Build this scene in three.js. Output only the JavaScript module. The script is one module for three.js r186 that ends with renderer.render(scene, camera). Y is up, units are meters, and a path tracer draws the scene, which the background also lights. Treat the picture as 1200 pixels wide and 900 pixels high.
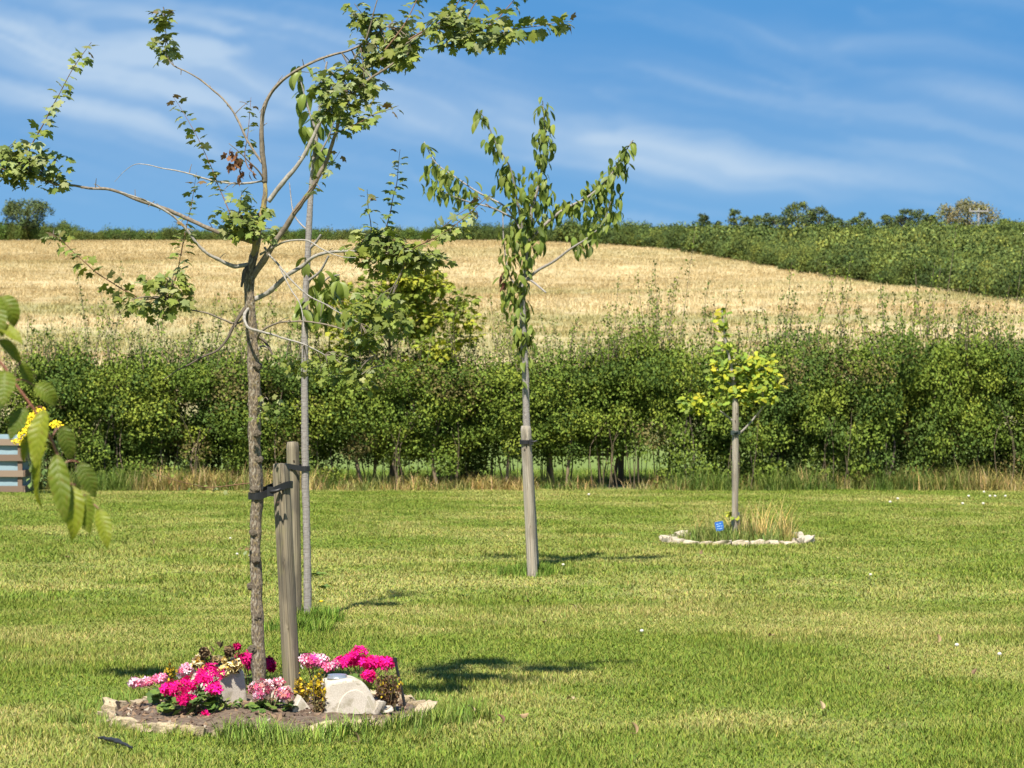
import * as THREE from 'three';
import { mergeGeometries } from 'three/addons/utils/BufferGeometryUtils.js';

// ------------------------------------------------------------------ camera, sky, sun, exposure
const scene = new THREE.Scene();
const EYE = 1.5, F = 2900, HOR = 465;              // lens measured on the 1200 x 900 picture
const camera = new THREE.PerspectiveCamera(2 * Math.atan(450 / F) * 180 / Math.PI, 4 / 3, 0.1, 3000);
camera.position.set(0, EYE, 0);
camera.rotation.x = Math.atan((HOR - 450) / F);
camera.focus = 12.2;
camera.userData.fStop = 10;
const renderer = new THREE.WebGLRenderer({ antialias: true });
renderer.toneMapping = THREE.LinearToneMapping;
renderer.toneMappingExposure = 2.0;
renderer.shadowMap.enabled = true;

const SUN_EL = 54, SUN_AZ = 11;                    // behind the camera, to the left
const rad = (a) => a * Math.PI / 180;
const sunDir = new THREE.Vector3(-Math.sin(rad(SUN_AZ)) * Math.cos(rad(SUN_EL)), Math.sin(rad(SUN_EL)), Math.cos(rad(SUN_AZ)) * Math.cos(rad(SUN_EL)));
const sun = new THREE.DirectionalLight(new THREE.Color(1, 0.94, 0.82), 4.7);
sun.position.copy(sunDir).multiplyScalar(120).add(new THREE.Vector3(0, 0, -30));
sun.target.position.set(0, 0, -30); scene.add(sun, sun.target);
sun.castShadow = true; sun.shadow.radius = 2; sun.shadow.mapSize.set(4096, 4096);
Object.assign(sun.shadow.camera, { left: -60, right: 60, top: 60, bottom: -60, near: 1, far: 400 });

// ------------------------------------------------------------------ random numbers and noise
function rng(seed) { let a = seed >>> 0; return () => { a |= 0; a = a + 0x6D2B79F5 | 0; let t = Math.imul(a ^ a >>> 15, 1 | a); t = t + Math.imul(t ^ t >>> 7, 61 | t) ^ t; return ((t ^ t >>> 14) >>> 0) / 4294967296; }; }
const LAT = new Float32Array(65536); { const r = rng(99); for (let i = 0; i < 65536; i++) LAT[i] = r(); }
function vn(x, y, px = 256, py = 256) {            // value noise, period px, py (at most 256)
  const xi = Math.floor(x), yi = Math.floor(y); let fx = x - xi, fy = y - yi;
  fx = fx * fx * (3 - 2 * fx); fy = fy * fy * (3 - 2 * fy);
  if (px === 256 && py === 256) { const x0 = xi & 255, x1 = (xi + 1) & 255, y0 = (yi & 255) << 8, y1 = ((yi + 1) & 255) << 8, a = LAT[y0 + x0], b = LAT[y0 + x1], c = LAT[y1 + x0], d = LAT[y1 + x1]; return a + (b - a) * fx + (c - a) * fy + (a - b - c + d) * fx * fy; }
  const x0 = ((xi % px) + px) % px, x1 = (x0 + 1) % px, y0 = (((yi % py) + py) % py) << 8, y1 = ((((yi + 1) % py) + py) % py) << 8;
  const a = LAT[y0 + x0], b = LAT[y0 + x1], c = LAT[y1 + x0], d = LAT[y1 + x1];
  return a + (b - a) * fx + (c - a) * fy + (a - b - c + d) * fx * fy;
}
function fbm(x, y, o = 4, p = 256, q = p) { let s = 0, a = 0.5, t = 0; for (let i = 0; i < o; i++) { s += a * vn(x + i * 17, y + i * 31, p, q); t += a; a *= 0.5; x *= 2; y *= 2; p = Math.min(256, p * 2); q = Math.min(256, q * 2); } return s / t; }
const cl = (v, a = 0, b = 1) => v < a ? a : v > b ? b : v;
const sm = (a, b, v) => { const t = cl((v - a) / (b - a)); return t * t * (3 - 2 * t); };
const mix = (a, b, t) => a + (b - a) * t;
const mix3 = (a, b, t) => [mix(a[0], b[0], t), mix(a[1], b[1], t), mix(a[2], b[2], t)];
const V = (x, y, z) => new THREE.Vector3(x, y, z);
const s2l = (c) => { c /= 255; return c <= 0.04045 ? c / 12.92 : ((c + 0.055) / 1.055) ** 2.4; };

// ------------------------------------------------------------------ the sky: blue air with thin cirrus
{
  const w = 4096, h = 2048, data = new Float32Array(w * h * 4), r = rng(5), E = renderer.toneMappingExposure;
  const hor = [160, 204, 234].map(s2l), low = [124, 179, 227].map(s2l), mid = [90, 156, 217].map(s2l), top = [50, 122, 198].map(s2l), white = [194, 217, 240].map(s2l);
  const d2 = 180 / Math.PI;
  // thin bands of cirrus: azimuth and height in degrees, half length, half width, slope, strength
  const wisps = [];
  const seen = [[60, 45, 210, 60, 0.06, 0.55], [270, 95, 200, 70, 0.1, 0.34], [150, 170, 300, 60, 0.05, 0.22], [110, 120, 150, 30, 0.1, 0.5], [560, 128, 230, 42, 0.16, 0.5], [720, 170, 180, 28, 0.18, 0.45], [860, 205, 150, 20, 0.12, 0.42], [1150, 128, 90, 20, 0.2, 0.45], [1020, 62, 200, 16, 0.16, 0.28], [1090, 205, 190, 24, 0.1, 0.26], [940, 120, 240, 30, 0.2, 0.22], [430, 40, 160, 30, 0.12, 0.28]];
  for (const [x, y, l, q, s, a] of seen) wisps.push([(x - 600) / F * d2, (HOR - y) / F * d2, l / F * d2, q / F * d2, s, a]);
  for (let i = 0; i < 900; i++) { const el = 2 + 80 * r() * r(); wisps.push([-180 + 360 * r(), el, 2 + 5 * r(), 0.4 + 1.2 * r(), 0.05 + 0.2 * r(), 0.2 + 0.4 * r()]); }
  const near = [];
  for (const q of wisps.slice(seen.length)) if (Math.abs(q[0]) < 19 && q[1] < 14) q[5] = 0;
  for (let b = 0; b < 360; b++) near.push(wisps.filter((q) => q[5] > 0 && Math.abs(((q[0] - (b - 180) + 540) % 360) - 180) < q[2] * 2.6 + 2));
  const shade = (az, el) => {
    const e = Math.max(el, 0);
    let c = mix3(hor, low, sm(0, 3.2, e)); c = mix3(c, mid, sm(3, 8, e)); c = mix3(c, top, sm(7.5, 30, e));
    if (el <= 0) return c;
    const wx = fbm(az * 0.35 + 40, el * 0.5, 3) - 0.5, wy = fbm(az * 0.3, el * 0.5 + 60, 3) - 0.5;
    let d = 0;
    for (const [a, q, l, b, s, str] of near[Math.floor(az + 180) % 360]) {
      let dx = az - a; if (dx > 180) dx -= 360; if (dx < -180) dx += 360;
      const dy = el - q + dx * s, ux = (dx + wx * 1.2) / l, uy = (dy + wy * 0.55) / b, g = ux * ux + uy * uy;
      if (g < 7) d += str * Math.exp(-g);
    }
    const st = fbm((az + el * 3) * 0.28 + wx * 2, (el + az * 0.16) * 1.9 + wy * 2, 5);
    const fine = fbm((az + el * 2.2) * 0.55 + wx * 3, (el + az * 0.2) * 4.2 + wy * 4, 4);
    const soft = fbm(az * 0.12 + 9, el * 0.3 + az * 0.03, 4);
    d = 0.85 * cl(d) * (0.5 + 0.5 * sm(0.25, 0.75, st) + 0.45 * sm(0.3, 0.75, fine)) + 0.22 * sm(0.4, 0.75, soft) * sm(0.35, 0.72, fine) + 0.1 * sm(0.45, 0.75, st) * sm(0.4, 0.7, fine);
    return mix3(c, white, cl(d, 0, 0.85));
  };
  const put = (i, j, c) => { const k = (j * w + i) * 4; data[k] = c[0] / E; data[k + 1] = c[1] / E; data[k + 2] = c[2] / E; data[k + 3] = 1; };
  const azOf = (i) => { let az = ((i + 0.5) / w) * 360 - 90; if (az > 180) az -= 360; return az; }, elOf = (j) => ((j + 0.5) / h - 0.5) * 180;   // azimuth 0 is where the camera looks
  for (let j = 0; j < h; j += 4) for (let i = 0; i < w; i += 4) {                 // fine grid low in the sky ahead, coarser elsewhere: the same sky
    const az = azOf(i + 1.5), el = elOf(j + 1.5), fine = Math.abs(az) < 20 && el > -0.5 && el < 16, c = fine ? null : shade(az, el);
    for (let y = 0; y < 4; y++) for (let x = 0; x < 4; x++) put(i + x, j + y, fine ? shade(azOf(i + x), elOf(j + y)) : c);
  }
  const t = new THREE.DataTexture(data, w, h, THREE.RGBAFormat, THREE.FloatType);
  t.mapping = THREE.EquirectangularReflectionMapping; t.magFilter = THREE.LinearFilter; t.needsUpdate = true;
  scene.background = t; scene.environment = t;
}

// ------------------------------------------------------------------ helpers
const at = (px, py, d) => V((px - 600) / F * d, EYE + (HOR - py) / F * d, -d);      // a point of the place from where it shows and how far it stands
const taken = new Map();
function numbered(n) { const k = taken.get(n) ?? 0; taken.set(n, k + 1); return k ? n + '_' + String(k).padStart(3, '0') : n; }
function sh(o) { o.castShadow = true; o.receiveShadow = true; return o; }
function tag(o, label, category, group, kind) { o.userData = { label, category }; if (group) o.userData.group = group; if (kind) o.userData.kind = kind; return o; }
function thing(name, label, category, pos, group) { const o = new THREE.Group(); o.name = numbered(name); scene.add(o); if (pos) o.position.copy(pos); return tag(o, label, category, group); }
function solo(name, geo, m, label, category, group) { const o = sh(new THREE.Mesh(geo, m)); o.name = numbered(name); scene.add(o); return tag(o, label, category, group); }
function part(name, geo, m, parent, kind) { const o = sh(new THREE.Mesh(geo, m)); o.name = name; parent.add(o); if (kind) o.userData.kind = kind; return o; }
function struct(name, geo, m) { const o = sh(new THREE.Mesh(geo, m)); o.name = numbered(name); o.userData.kind = 'structure'; scene.add(o); return o; }
function copyOf(o, pos, turn, scale) { const c = o.clone(); c.name = numbered(o.name.replace(/_\d\d\d$/, '')); c.userData = { ...o.userData }; scene.add(c); c.position.copy(pos); c.rotation.y = turn; if (scale) c.scale.copy(scale); return c; }

function tex(size, fn, srgb = false, hgt = size) {  // fn(u, v) gives linear colour or a grey height
  const d = new Uint8Array(size * hgt * 4);
  const enc = (c) => { c = cl(c); return srgb ? 255 * (c <= 0.0031308 ? 12.92 * c : 1.055 * c ** (1 / 2.4) - 0.055) : 255 * c; };
  for (let j = 0; j < hgt; j++) for (let i = 0; i < size; i++) { const c = fn((i + 0.5) / size, (j + 0.5) / hgt), k = (j * size + i) * 4; if (typeof c === 'number') d[k] = d[k + 1] = d[k + 2] = enc(c); else { d[k] = enc(c[0]); d[k + 1] = enc(c[1]); d[k + 2] = enc(c[2]); } d[k + 3] = 255; }
  const t = new THREE.DataTexture(d, size, hgt); t.wrapS = t.wrapT = THREE.RepeatWrapping; t.magFilter = THREE.LinearFilter; t.minFilter = THREE.LinearMipmapLinearFilter; t.generateMipmaps = true;
  if (srgb) t.colorSpace = THREE.SRGBColorSpace; t.needsUpdate = true; return t;
}
function rep(t, x, y) { const c = t.clone(); c.repeat.set(x, y); c.needsUpdate = true; return c; }
const std = (o) => new THREE.MeshStandardMaterial({ roughness: 0.85, ...o });
const lin = (r, g, b) => new THREE.Color().setRGB(r, g, b);
const leafy = (o) => new THREE.MeshPhysicalMaterial({ roughness: 0.62, specularIntensity: 0.35, side: THREE.DoubleSide, transmission: 0.3, thickness: 0, ...o });

// a tapered, slightly knobbly tube through points, uv in metres
function tube(pts, r0, r1, { seg = 6, n = 0, bump = 0, rf = null, seed = 1, groove = 0, cap = true } = {}) {
  const c = new THREE.CatmullRomCurve3(pts, false, 'centripetal'), len = c.getLength();
  if (!n) n = Math.max(3, Math.min(90, Math.round(len / Math.max(0.02, r0 * 1.6))));
  const P = c.getSpacedPoints(n), pos = [], uv = [], idx = [], q = rng(seed), ox = q() * 90;
  let N = null;
  for (let i = 0; i <= n; i++) {
    const T = (i < n ? P[i + 1].clone().sub(P[i]) : P[i].clone().sub(P[i - 1])).normalize();
    if (!N) { N = Math.abs(T.y) < 0.9 ? V(0, 1, 0) : V(0, 0, 1); }
    N = N.clone().addScaledVector(T, -N.dot(T)).normalize();
    const B = T.clone().cross(N), t = i / n, r = rf ? rf(t) : mix(r0, r1, t);
    for (let k = 0; k <= seg; k++) {
      const a = k / seg * Math.PI * 2, kk = k % seg;
      let rr = r * (1 + bump * ((vn(kk * 1.7 + ox, t * len / r0 * 0.5 + ox) - 0.5) * 1.4 + (vn(kk * 3.1 + ox, t * len / r0 * 0.14) - 0.5)));
      if (groove && k === groove) rr *= 0.72;
      const p = P[i].clone().addScaledVector(N, Math.cos(a) * rr).addScaledVector(B, Math.sin(a) * rr);
      pos.push(p.x, p.y, p.z); uv.push(k / seg * Math.PI * 2 * r0, t * len);
    }
  }
  for (let i = 0; i < n; i++) for (let k = 0; k < seg; k++) { const a = i * (seg + 1) + k, b = a + seg + 1; idx.push(a, a + 1, b, b, a + 1, b + 1); }
  if (cap) for (const [row, flip] of [[0, 1], [n, 0]]) { const m = pos.length / 3, p = P[row]; pos.push(p.x, p.y, p.z); uv.push(0, row ? len : 0); for (let k = 0; k < seg; k++) { const a = row * (seg + 1) + k; flip ? idx.push(m, a + 1, a) : idx.push(m, a, a + 1); } }
  const g = new THREE.BufferGeometry(); g.setAttribute('position', new THREE.Float32BufferAttribute(pos, 3)); g.setAttribute('uv', new THREE.Float32BufferAttribute(uv, 2)); g.setIndex(idx); g.computeVertexNormals();
  g.userData.curve = c; return g;
}
function geoFrom(pos, idx, uv) { const g = new THREE.BufferGeometry(); g.setAttribute('position', new THREE.Float32BufferAttribute(pos, 3)); g.setAttribute('uv', new THREE.Float32BufferAttribute(uv ?? new Float32Array(pos.length / 3 * 2), 2)); g.setIndex(idx); g.computeVertexNormals(); return g; }
const at0 = (g, x, y, z) => g.translate(x, y, z);
// many leaves gathered into one geometry with a colour for each
class Cloud {
  constructor() { this.p = []; this.n = []; this.c = []; this.i = []; }
  add(g, m, col) {
    const P = g.attributes.position.array, N = g.attributes.normal.array, I = g.index.array, e = m.elements, o = this.p.length / 3;
    for (let k = 0; k < P.length; k += 3) {
      const x = P[k], y = P[k + 1], z = P[k + 2]; this.p.push(e[0] * x + e[4] * y + e[8] * z + e[12], e[1] * x + e[5] * y + e[9] * z + e[13], e[2] * x + e[6] * y + e[10] * z + e[14]);
      const a = N[k], b = N[k + 1], c = N[k + 2]; let nx = e[0] * a + e[4] * b + e[8] * c, ny = e[1] * a + e[5] * b + e[9] * c, nz = e[2] * a + e[6] * b + e[10] * c; const l = Math.hypot(nx, ny, nz) || 1; this.n.push(nx / l, ny / l, nz / l);
      this.c.push(col[0], col[1], col[2]);
    }
    for (let k = 0; k < I.length; k++) this.i.push(I[k] + o);
  }
  build() { const g = new THREE.BufferGeometry(); g.setAttribute('position', new THREE.Float32BufferAttribute(this.p, 3)); g.setAttribute('normal', new THREE.Float32BufferAttribute(this.n, 3)); g.setAttribute('color', new THREE.Float32BufferAttribute(this.c, 3)); g.setAttribute('uv', new THREE.Float32BufferAttribute(new Float32Array(this.p.length / 3 * 2), 2)); g.setIndex(this.i); return g; }
}
const _m = new THREE.Matrix4(), _x = V(0, 0, 0), _y = V(0, 0, 0), _z = V(0, 0, 0);
function frame(pos, dir, up, s, sx = s) {           // leaf local: +y along the leaf, +z its upper face
  _y.copy(dir).normalize(); _x.copy(_y).cross(up); if (_x.lengthSq() < 1e-6) _x.set(1, 0, 0); _x.normalize(); _z.copy(_x).cross(_y);
  return new THREE.Matrix4().makeBasis(_x.clone().multiplyScalar(sx), _y.clone().multiplyScalar(s), _z.clone().multiplyScalar(s)).setPosition(pos);
}
const rdir = (r) => { const z = r() * 2 - 1, a = r() * 6.2832, q = Math.sqrt(1 - z * z); return V(q * Math.cos(a), z, q * Math.sin(a)); };
const vary = (c, r, a = 0.25, w = 0.1) => { const k = 1 + (r() - 0.5) * 2 * a, h = (r() - 0.5) * 2 * w; return [c[0] * k * (1 + h), c[1] * k, c[2] * k * (1 - h)]; };

// leaf outlines, unit length
const smallLeaf = geoFrom([0, 0, 0, 0.3, 0.45, 0.06, 0, 1, -0.08, -0.3, 0.45, 0.06, 0, 0.5, -0.03], [0, 1, 4, 1, 2, 4, 2, 3, 4, 3, 0, 4]);
const flatLeaf = geoFrom([0, 0, 0, 0.36, 0.5, 0.08, 0, 1, 0, -0.36, 0.5, 0.08], [0, 1, 2, 0, 2, 3]);
function lobed(out, droop, fold) { const pos = [0, 0.28, 0.02], idx = [], n = out.length; for (const [x, y] of out) { const r2 = x * x + (y - 0.3) * (y - 0.3); pos.push(x, y, -droop * r2 + fold * Math.abs(x)); } for (let i = 0; i < n; i++) idx.push(0, 1 + (i + 1) % n, 1 + i); return geoFrom(pos, idx); }
const mapleHalf = [[0.1, 0.0], [0.3, -0.04], [0.4, 0.12], [0.26, 0.22], [0.42, 0.34], [0.56, 0.52], [0.4, 0.58], [0.34, 0.72], [0.15, 0.6], [0.2, 0.8], [0.09, 0.86]];
const mirror = (h, tip) => [[0, 0.04], ...h, tip, ...h.slice().reverse().map(([x, y]) => [-x, y])];
const mapleLeaves = [lobed(mirror(mapleHalf, [0, 1]), 0.5, 0.1), lobed(mirror(mapleHalf, [0, 1]), 0.9, 0.25), lobed(mirror(mapleHalf, [0.05, 1]), 0.15, -0.15)];
const oakHalf = [[0.05, 0.04], [0.12, 0.16], [0.09, 0.24], [0.22, 0.34], [0.15, 0.44], [0.3, 0.56], [0.2, 0.66], [0.27, 0.8], [0.14, 0.88]];
const oakLeaves = [lobed(mirror(oakHalf, [0, 1]), 0.25, 0.2), lobed(mirror(oakHalf, [0, 1]), 0.5, 0.05)];
// a long pointed leaf folded on its midrib and bent back; na across, nl along; wav = ribbing between the veins
function longLeaf({ w = 0.38, fold = 0.25, bend = 0.8, twist = 0, na = 4, nl = 8, wav = 0, serr = 0 }) {
  const pos = [], uv = [], idx = [];
  let x = 0, y = 0, z = 0;
  for (let j = 0; j <= nl; j++) {
    const t = j / nl, wd = w * 0.5 * Math.pow(Math.sin(Math.PI * Math.pow(t, 0.82)), 0.85) * (1 - 0.25 * t) + (j < nl && j > 0 ? 0.004 : 0);
    const b = bend * t, ca = Math.cos(b), sa = Math.sin(b);
    if (j) { y += ca / nl; z -= sa / nl; }
    const tw = twist * t;
    for (let i = 0; i <= na; i++) {
      const s = (i / na) * 2 - 1, a = Math.abs(s); let ww = wd * s, up = fold * wd * a + wav * Math.sin((t * 9 - a * 0.9) * 6.283) * a * (1 - t) + wav * 1.4 * Math.sin(t * 14 + s * 2) * a * a;
      if (serr && a > 0.99 && j % 2) ww *= 1 - serr;
      const px = ww * Math.cos(tw) - up * Math.sin(tw), pu = ww * Math.sin(tw) + up * Math.cos(tw);
      pos.push(px, y + pu * sa, z + pu * ca); uv.push(i / na, t);
    }
  }
  for (let j = 0; j < nl; j++) for (let i = 0; i < na; i++) { const a = j * (na + 1) + i, b = a + na + 1; idx.push(a, a + 1, b, b, a + 1, b + 1); }
  return geoFrom(pos, idx, uv);
}
const cherryLeaves = [longLeaf({ bend: 0.7, w: 0.42 }), longLeaf({ bend: 1.2, fold: 0.35, w: 0.44 }), longLeaf({ bend: 0.3, fold: 0.15, twist: 0.5, w: 0.4 }), longLeaf({ bend: 0.9, fold: 0.45, twist: -0.5, w: 0.46 })];

// ------------------------------------------------------------------ the ground
function hill(d) {                                  // height of the land d metres away
  if (d < 46) return 0; let s = Math.min(d, 225) - 46, h = 0.0659 * s + 0.0001087 * s * s; h *= sm(0, 12, s) * 0.999;
  if (d > 225) { const t = Math.min(d - 225, 70); h += 0.105 * (t - t * t / 80); }
  return h;
}
const relief = (x, d) => hill(d) + (d > 60 ? (fbm(x * 0.03 + 7, d * 0.03, 3) - 0.5) * 0.9 * sm(60, 90, d) * (1 - sm(215, 240, d)) : 0);
// the far edge of the straw field, found from where it shows against the scrub
const edgePts = [[560, 283], [660, 285.5], [720, 289], [800, 297], [900, 310], [1000, 328], [1100, 343], [1200, 357], [1400, 388]];
const edge = edgePts.map(([px, py]) => { let d = 110; while (d < 243 && HOR - F * (hill(d) - EYE) / d > py) d += 0.5; return [(px - 600) / F * d, d]; });
const edgeD = (x) => { if (x <= edge[0][0]) return 243; for (let i = 1; i < edge.length; i++) if (x < edge[i][0]) return mix(edge[i - 1][1], edge[i][1], (x - edge[i - 1][0]) / (edge[i][0] - edge[i - 1][0])); return Math.max(60, edge[edge.length - 1][1] - (x - edge[edge.length - 1][0]) * 0.9); };

const lawnTone = (x, d) => {                        // 0 green, 1 dry
  const a = fbm(x * 0.8 + 11, d * 0.55 + 3, 4), b = fbm(x * 0.22 + 50, d * 0.16, 3), s = fbm(x * 0.35 + 90, d * 1.5 + 20, 3);
  const m = fbm(x * 3.2 + 21, d * 2.4 + 77, 3); return cl((a - 0.5) * 1.9 + (b - 0.5) * 1.1 + (s - 0.5) * 1.2 + (m - 0.5) * 1.3 + 0.36);
};
const lawnTex = tex(1024, (u, v) => { const x = (u - 0.5) * 40, d = 6 + v * 40, t = lawnTone(x, d), f = fbm(u * 220, v * 220, 3); return mix3([0.13, 0.17, 0.024], [0.26, 0.25, 0.07], t).map((c) => c * (0.55 + 0.8 * f)); }, true);
const lawnGeo = new THREE.PlaneGeometry(40, 40, 1, 1).rotateX(-Math.PI / 2).translate(0, 0, -26);
struct('lawn', lawnGeo, std({ map: lawnTex, roughness: 1 }));
{
  // meadow on both sides, behind the camera and behind the hedge, then the field up to and past the crest
  const nx = 150, nz = 190, pos = [], uv = [], idx = [];
  for (let j = 0; j <= nz; j++) { const t = j / nz, d = 46 + 10 * t * 6 + 500 * t * t * t * 0.9 * (t > 0 ? 1 : 0); for (let i = 0; i <= nx; i++) { const s = i / nx * 2 - 1, x = s * (60 + 240 * Math.abs(s)); pos.push(x, relief(x, d), -d); uv.push(x / 260 + 0.5, (d - 40) / 260); } }
  for (let j = 0; j < nz; j++) for (let i = 0; i < nx; i++) { const a = j * (nx + 1) + i, b = a + nx + 1; idx.push(a, a + 1, b, b, a + 1, b + 1); }
  const fieldTex = tex(2048, (u, v) => {
    const x = (u - 0.5) * 260, d = 40 + v * 260, n = fbm(x * 0.5, d * 0.35, 4), s = fbm(x * 0.05 + 30, d * 0.09 + 5, 4), f = fbm(u * 250, v * 250, 2), g = fbm(x * 0.03 + 70 + 0.5 * n, d * 0.1 + 40 + x * 0.02, 4);
    let c = mix3([0.365, 0.28, 0.13], [0.5, 0.405, 0.215], cl(n * 0.7 + (s - 0.5) * 1.6 + 0.15)).map((k) => k * (0.8 + 0.4 * f));
    const green = sm(0.5, 0.64, g) * (0.4 + 0.6 * (1 - sm(130, 200, d))) * sm(50, 70, d);
    c = mix3(c, [0.22, 0.22, 0.075], cl(green * 0.6)); c = mix3([0.13, 0.18, 0.03], c, sm(52, 66, d + 6 * (n - 0.5)));
    return c;
  }, true);
  struct('field', geoFrom(pos, idx, uv), std({ map: fieldTex, roughness: 1 }));
  const side = mergeGeometries([new THREE.PlaneGeometry(280, 40).rotateX(-Math.PI / 2).translate(-160, 0, -26), new THREE.PlaneGeometry(280, 40).rotateX(-Math.PI / 2).translate(160, 0, -26), new THREE.PlaneGeometry(600, 300).rotateX(-Math.PI / 2).translate(0, 0, 144)]);
  struct('meadow', side, std({ color: lin(0.13, 0.16, 0.035), roughness: 1 }));
}

// ------------------------------------------------------------------ shared places
const bed = { x: (314 - 600) / F * 11.68, d: 11.68, r: 0.755 };
const ring = { x: (864 - 600) / F * 25.7, d: 25.7, r: 0.745 };

// ------------------------------------------------------------------ mown grass: small tufts of real blades
function bladeTuft(seed, n, spread, h0, h1, wd, lean, cols) {
  const r = rng(seed), pos = [], col = [], idx = [];
  for (let i = 0; i < n; i++) {
    const a = r() * 6.283, q = Math.sqrt(r()) * spread, x = Math.cos(a) * q, z = Math.sin(a) * q, h = mix(h0, h1, r()), b = r() * 6.283, l = lean * h * (0.2 + r()), dx = Math.cos(b), dz = Math.sin(b), w = wd * (0.7 + 0.6 * r()) / 2, o = pos.length / 3, c = vary(cols[Math.floor(r() * cols.length)], r, 0.2, 0.08);
    const px = -dz, pz = dx;
    pos.push(x - px * w, 0, z - pz * w, x + px * w, 0, z + pz * w, x + dx * l * 0.4 - px * w * 0.8, h * 0.6, z + dz * l * 0.4 - pz * w * 0.8, x + dx * l * 0.4 + px * w * 0.8, h * 0.6, z + dz * l * 0.4 + pz * w * 0.8, x + dx * l, h, z + dz * l);
    idx.push(o, o + 1, o + 2, o + 2, o + 1, o + 3, o + 2, o + 3, o + 4);
    for (let k = 0; k < 5; k++) col.push(...c);
  }
  const g = geoFrom(pos, idx); g.setAttribute('color', new THREE.Float32BufferAttribute(col, 3)); return g;
}
function scatter(name, label, category, geos, m, spots) {      // spots: x, y, z, turn, scale, height scale, colour
  const root = new THREE.Group(); root.name = numbered(name); scene.add(root); tag(root, label, category, null, 'stuff');
  const per = geos.map(() => []); spots.forEach((s, i) => per[(i * 7 + (i >> 3)) % geos.length].push(s));
  geos.forEach((g, k) => {
    const im = sh(new THREE.InstancedMesh(g, m, per[k].length)); im.name = category.replace(/ /g, '_') + '_blades'; im.userData.kind = 'stuff'; const q = new THREE.Quaternion(), e = new THREE.Euler(), c = new THREE.Color();
    per[k].forEach(([x, y, z, t, s, hs, col], i) => { e.set(0, t, 0); q.setFromEuler(e); _m.compose(V(x, y, z), q, V(s, s * hs, s)); im.setMatrixAt(i, _m); im.setColorAt(i, c.setRGB(...col)); });
    root.add(im);
  });
  return root;
}
const grassMat = new THREE.MeshPhysicalMaterial({ vertexColors: true, side: THREE.DoubleSide, roughness: 0.75, specularIntensity: 0.3 });
const inBed = (x, d, k = 0) => Math.hypot(x - bed.x, d - bed.d) < bed.r + k, inRing = (x, d, k = 0) => Math.hypot(x - ring.x, d - ring.d) < ring.r + k;
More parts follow.
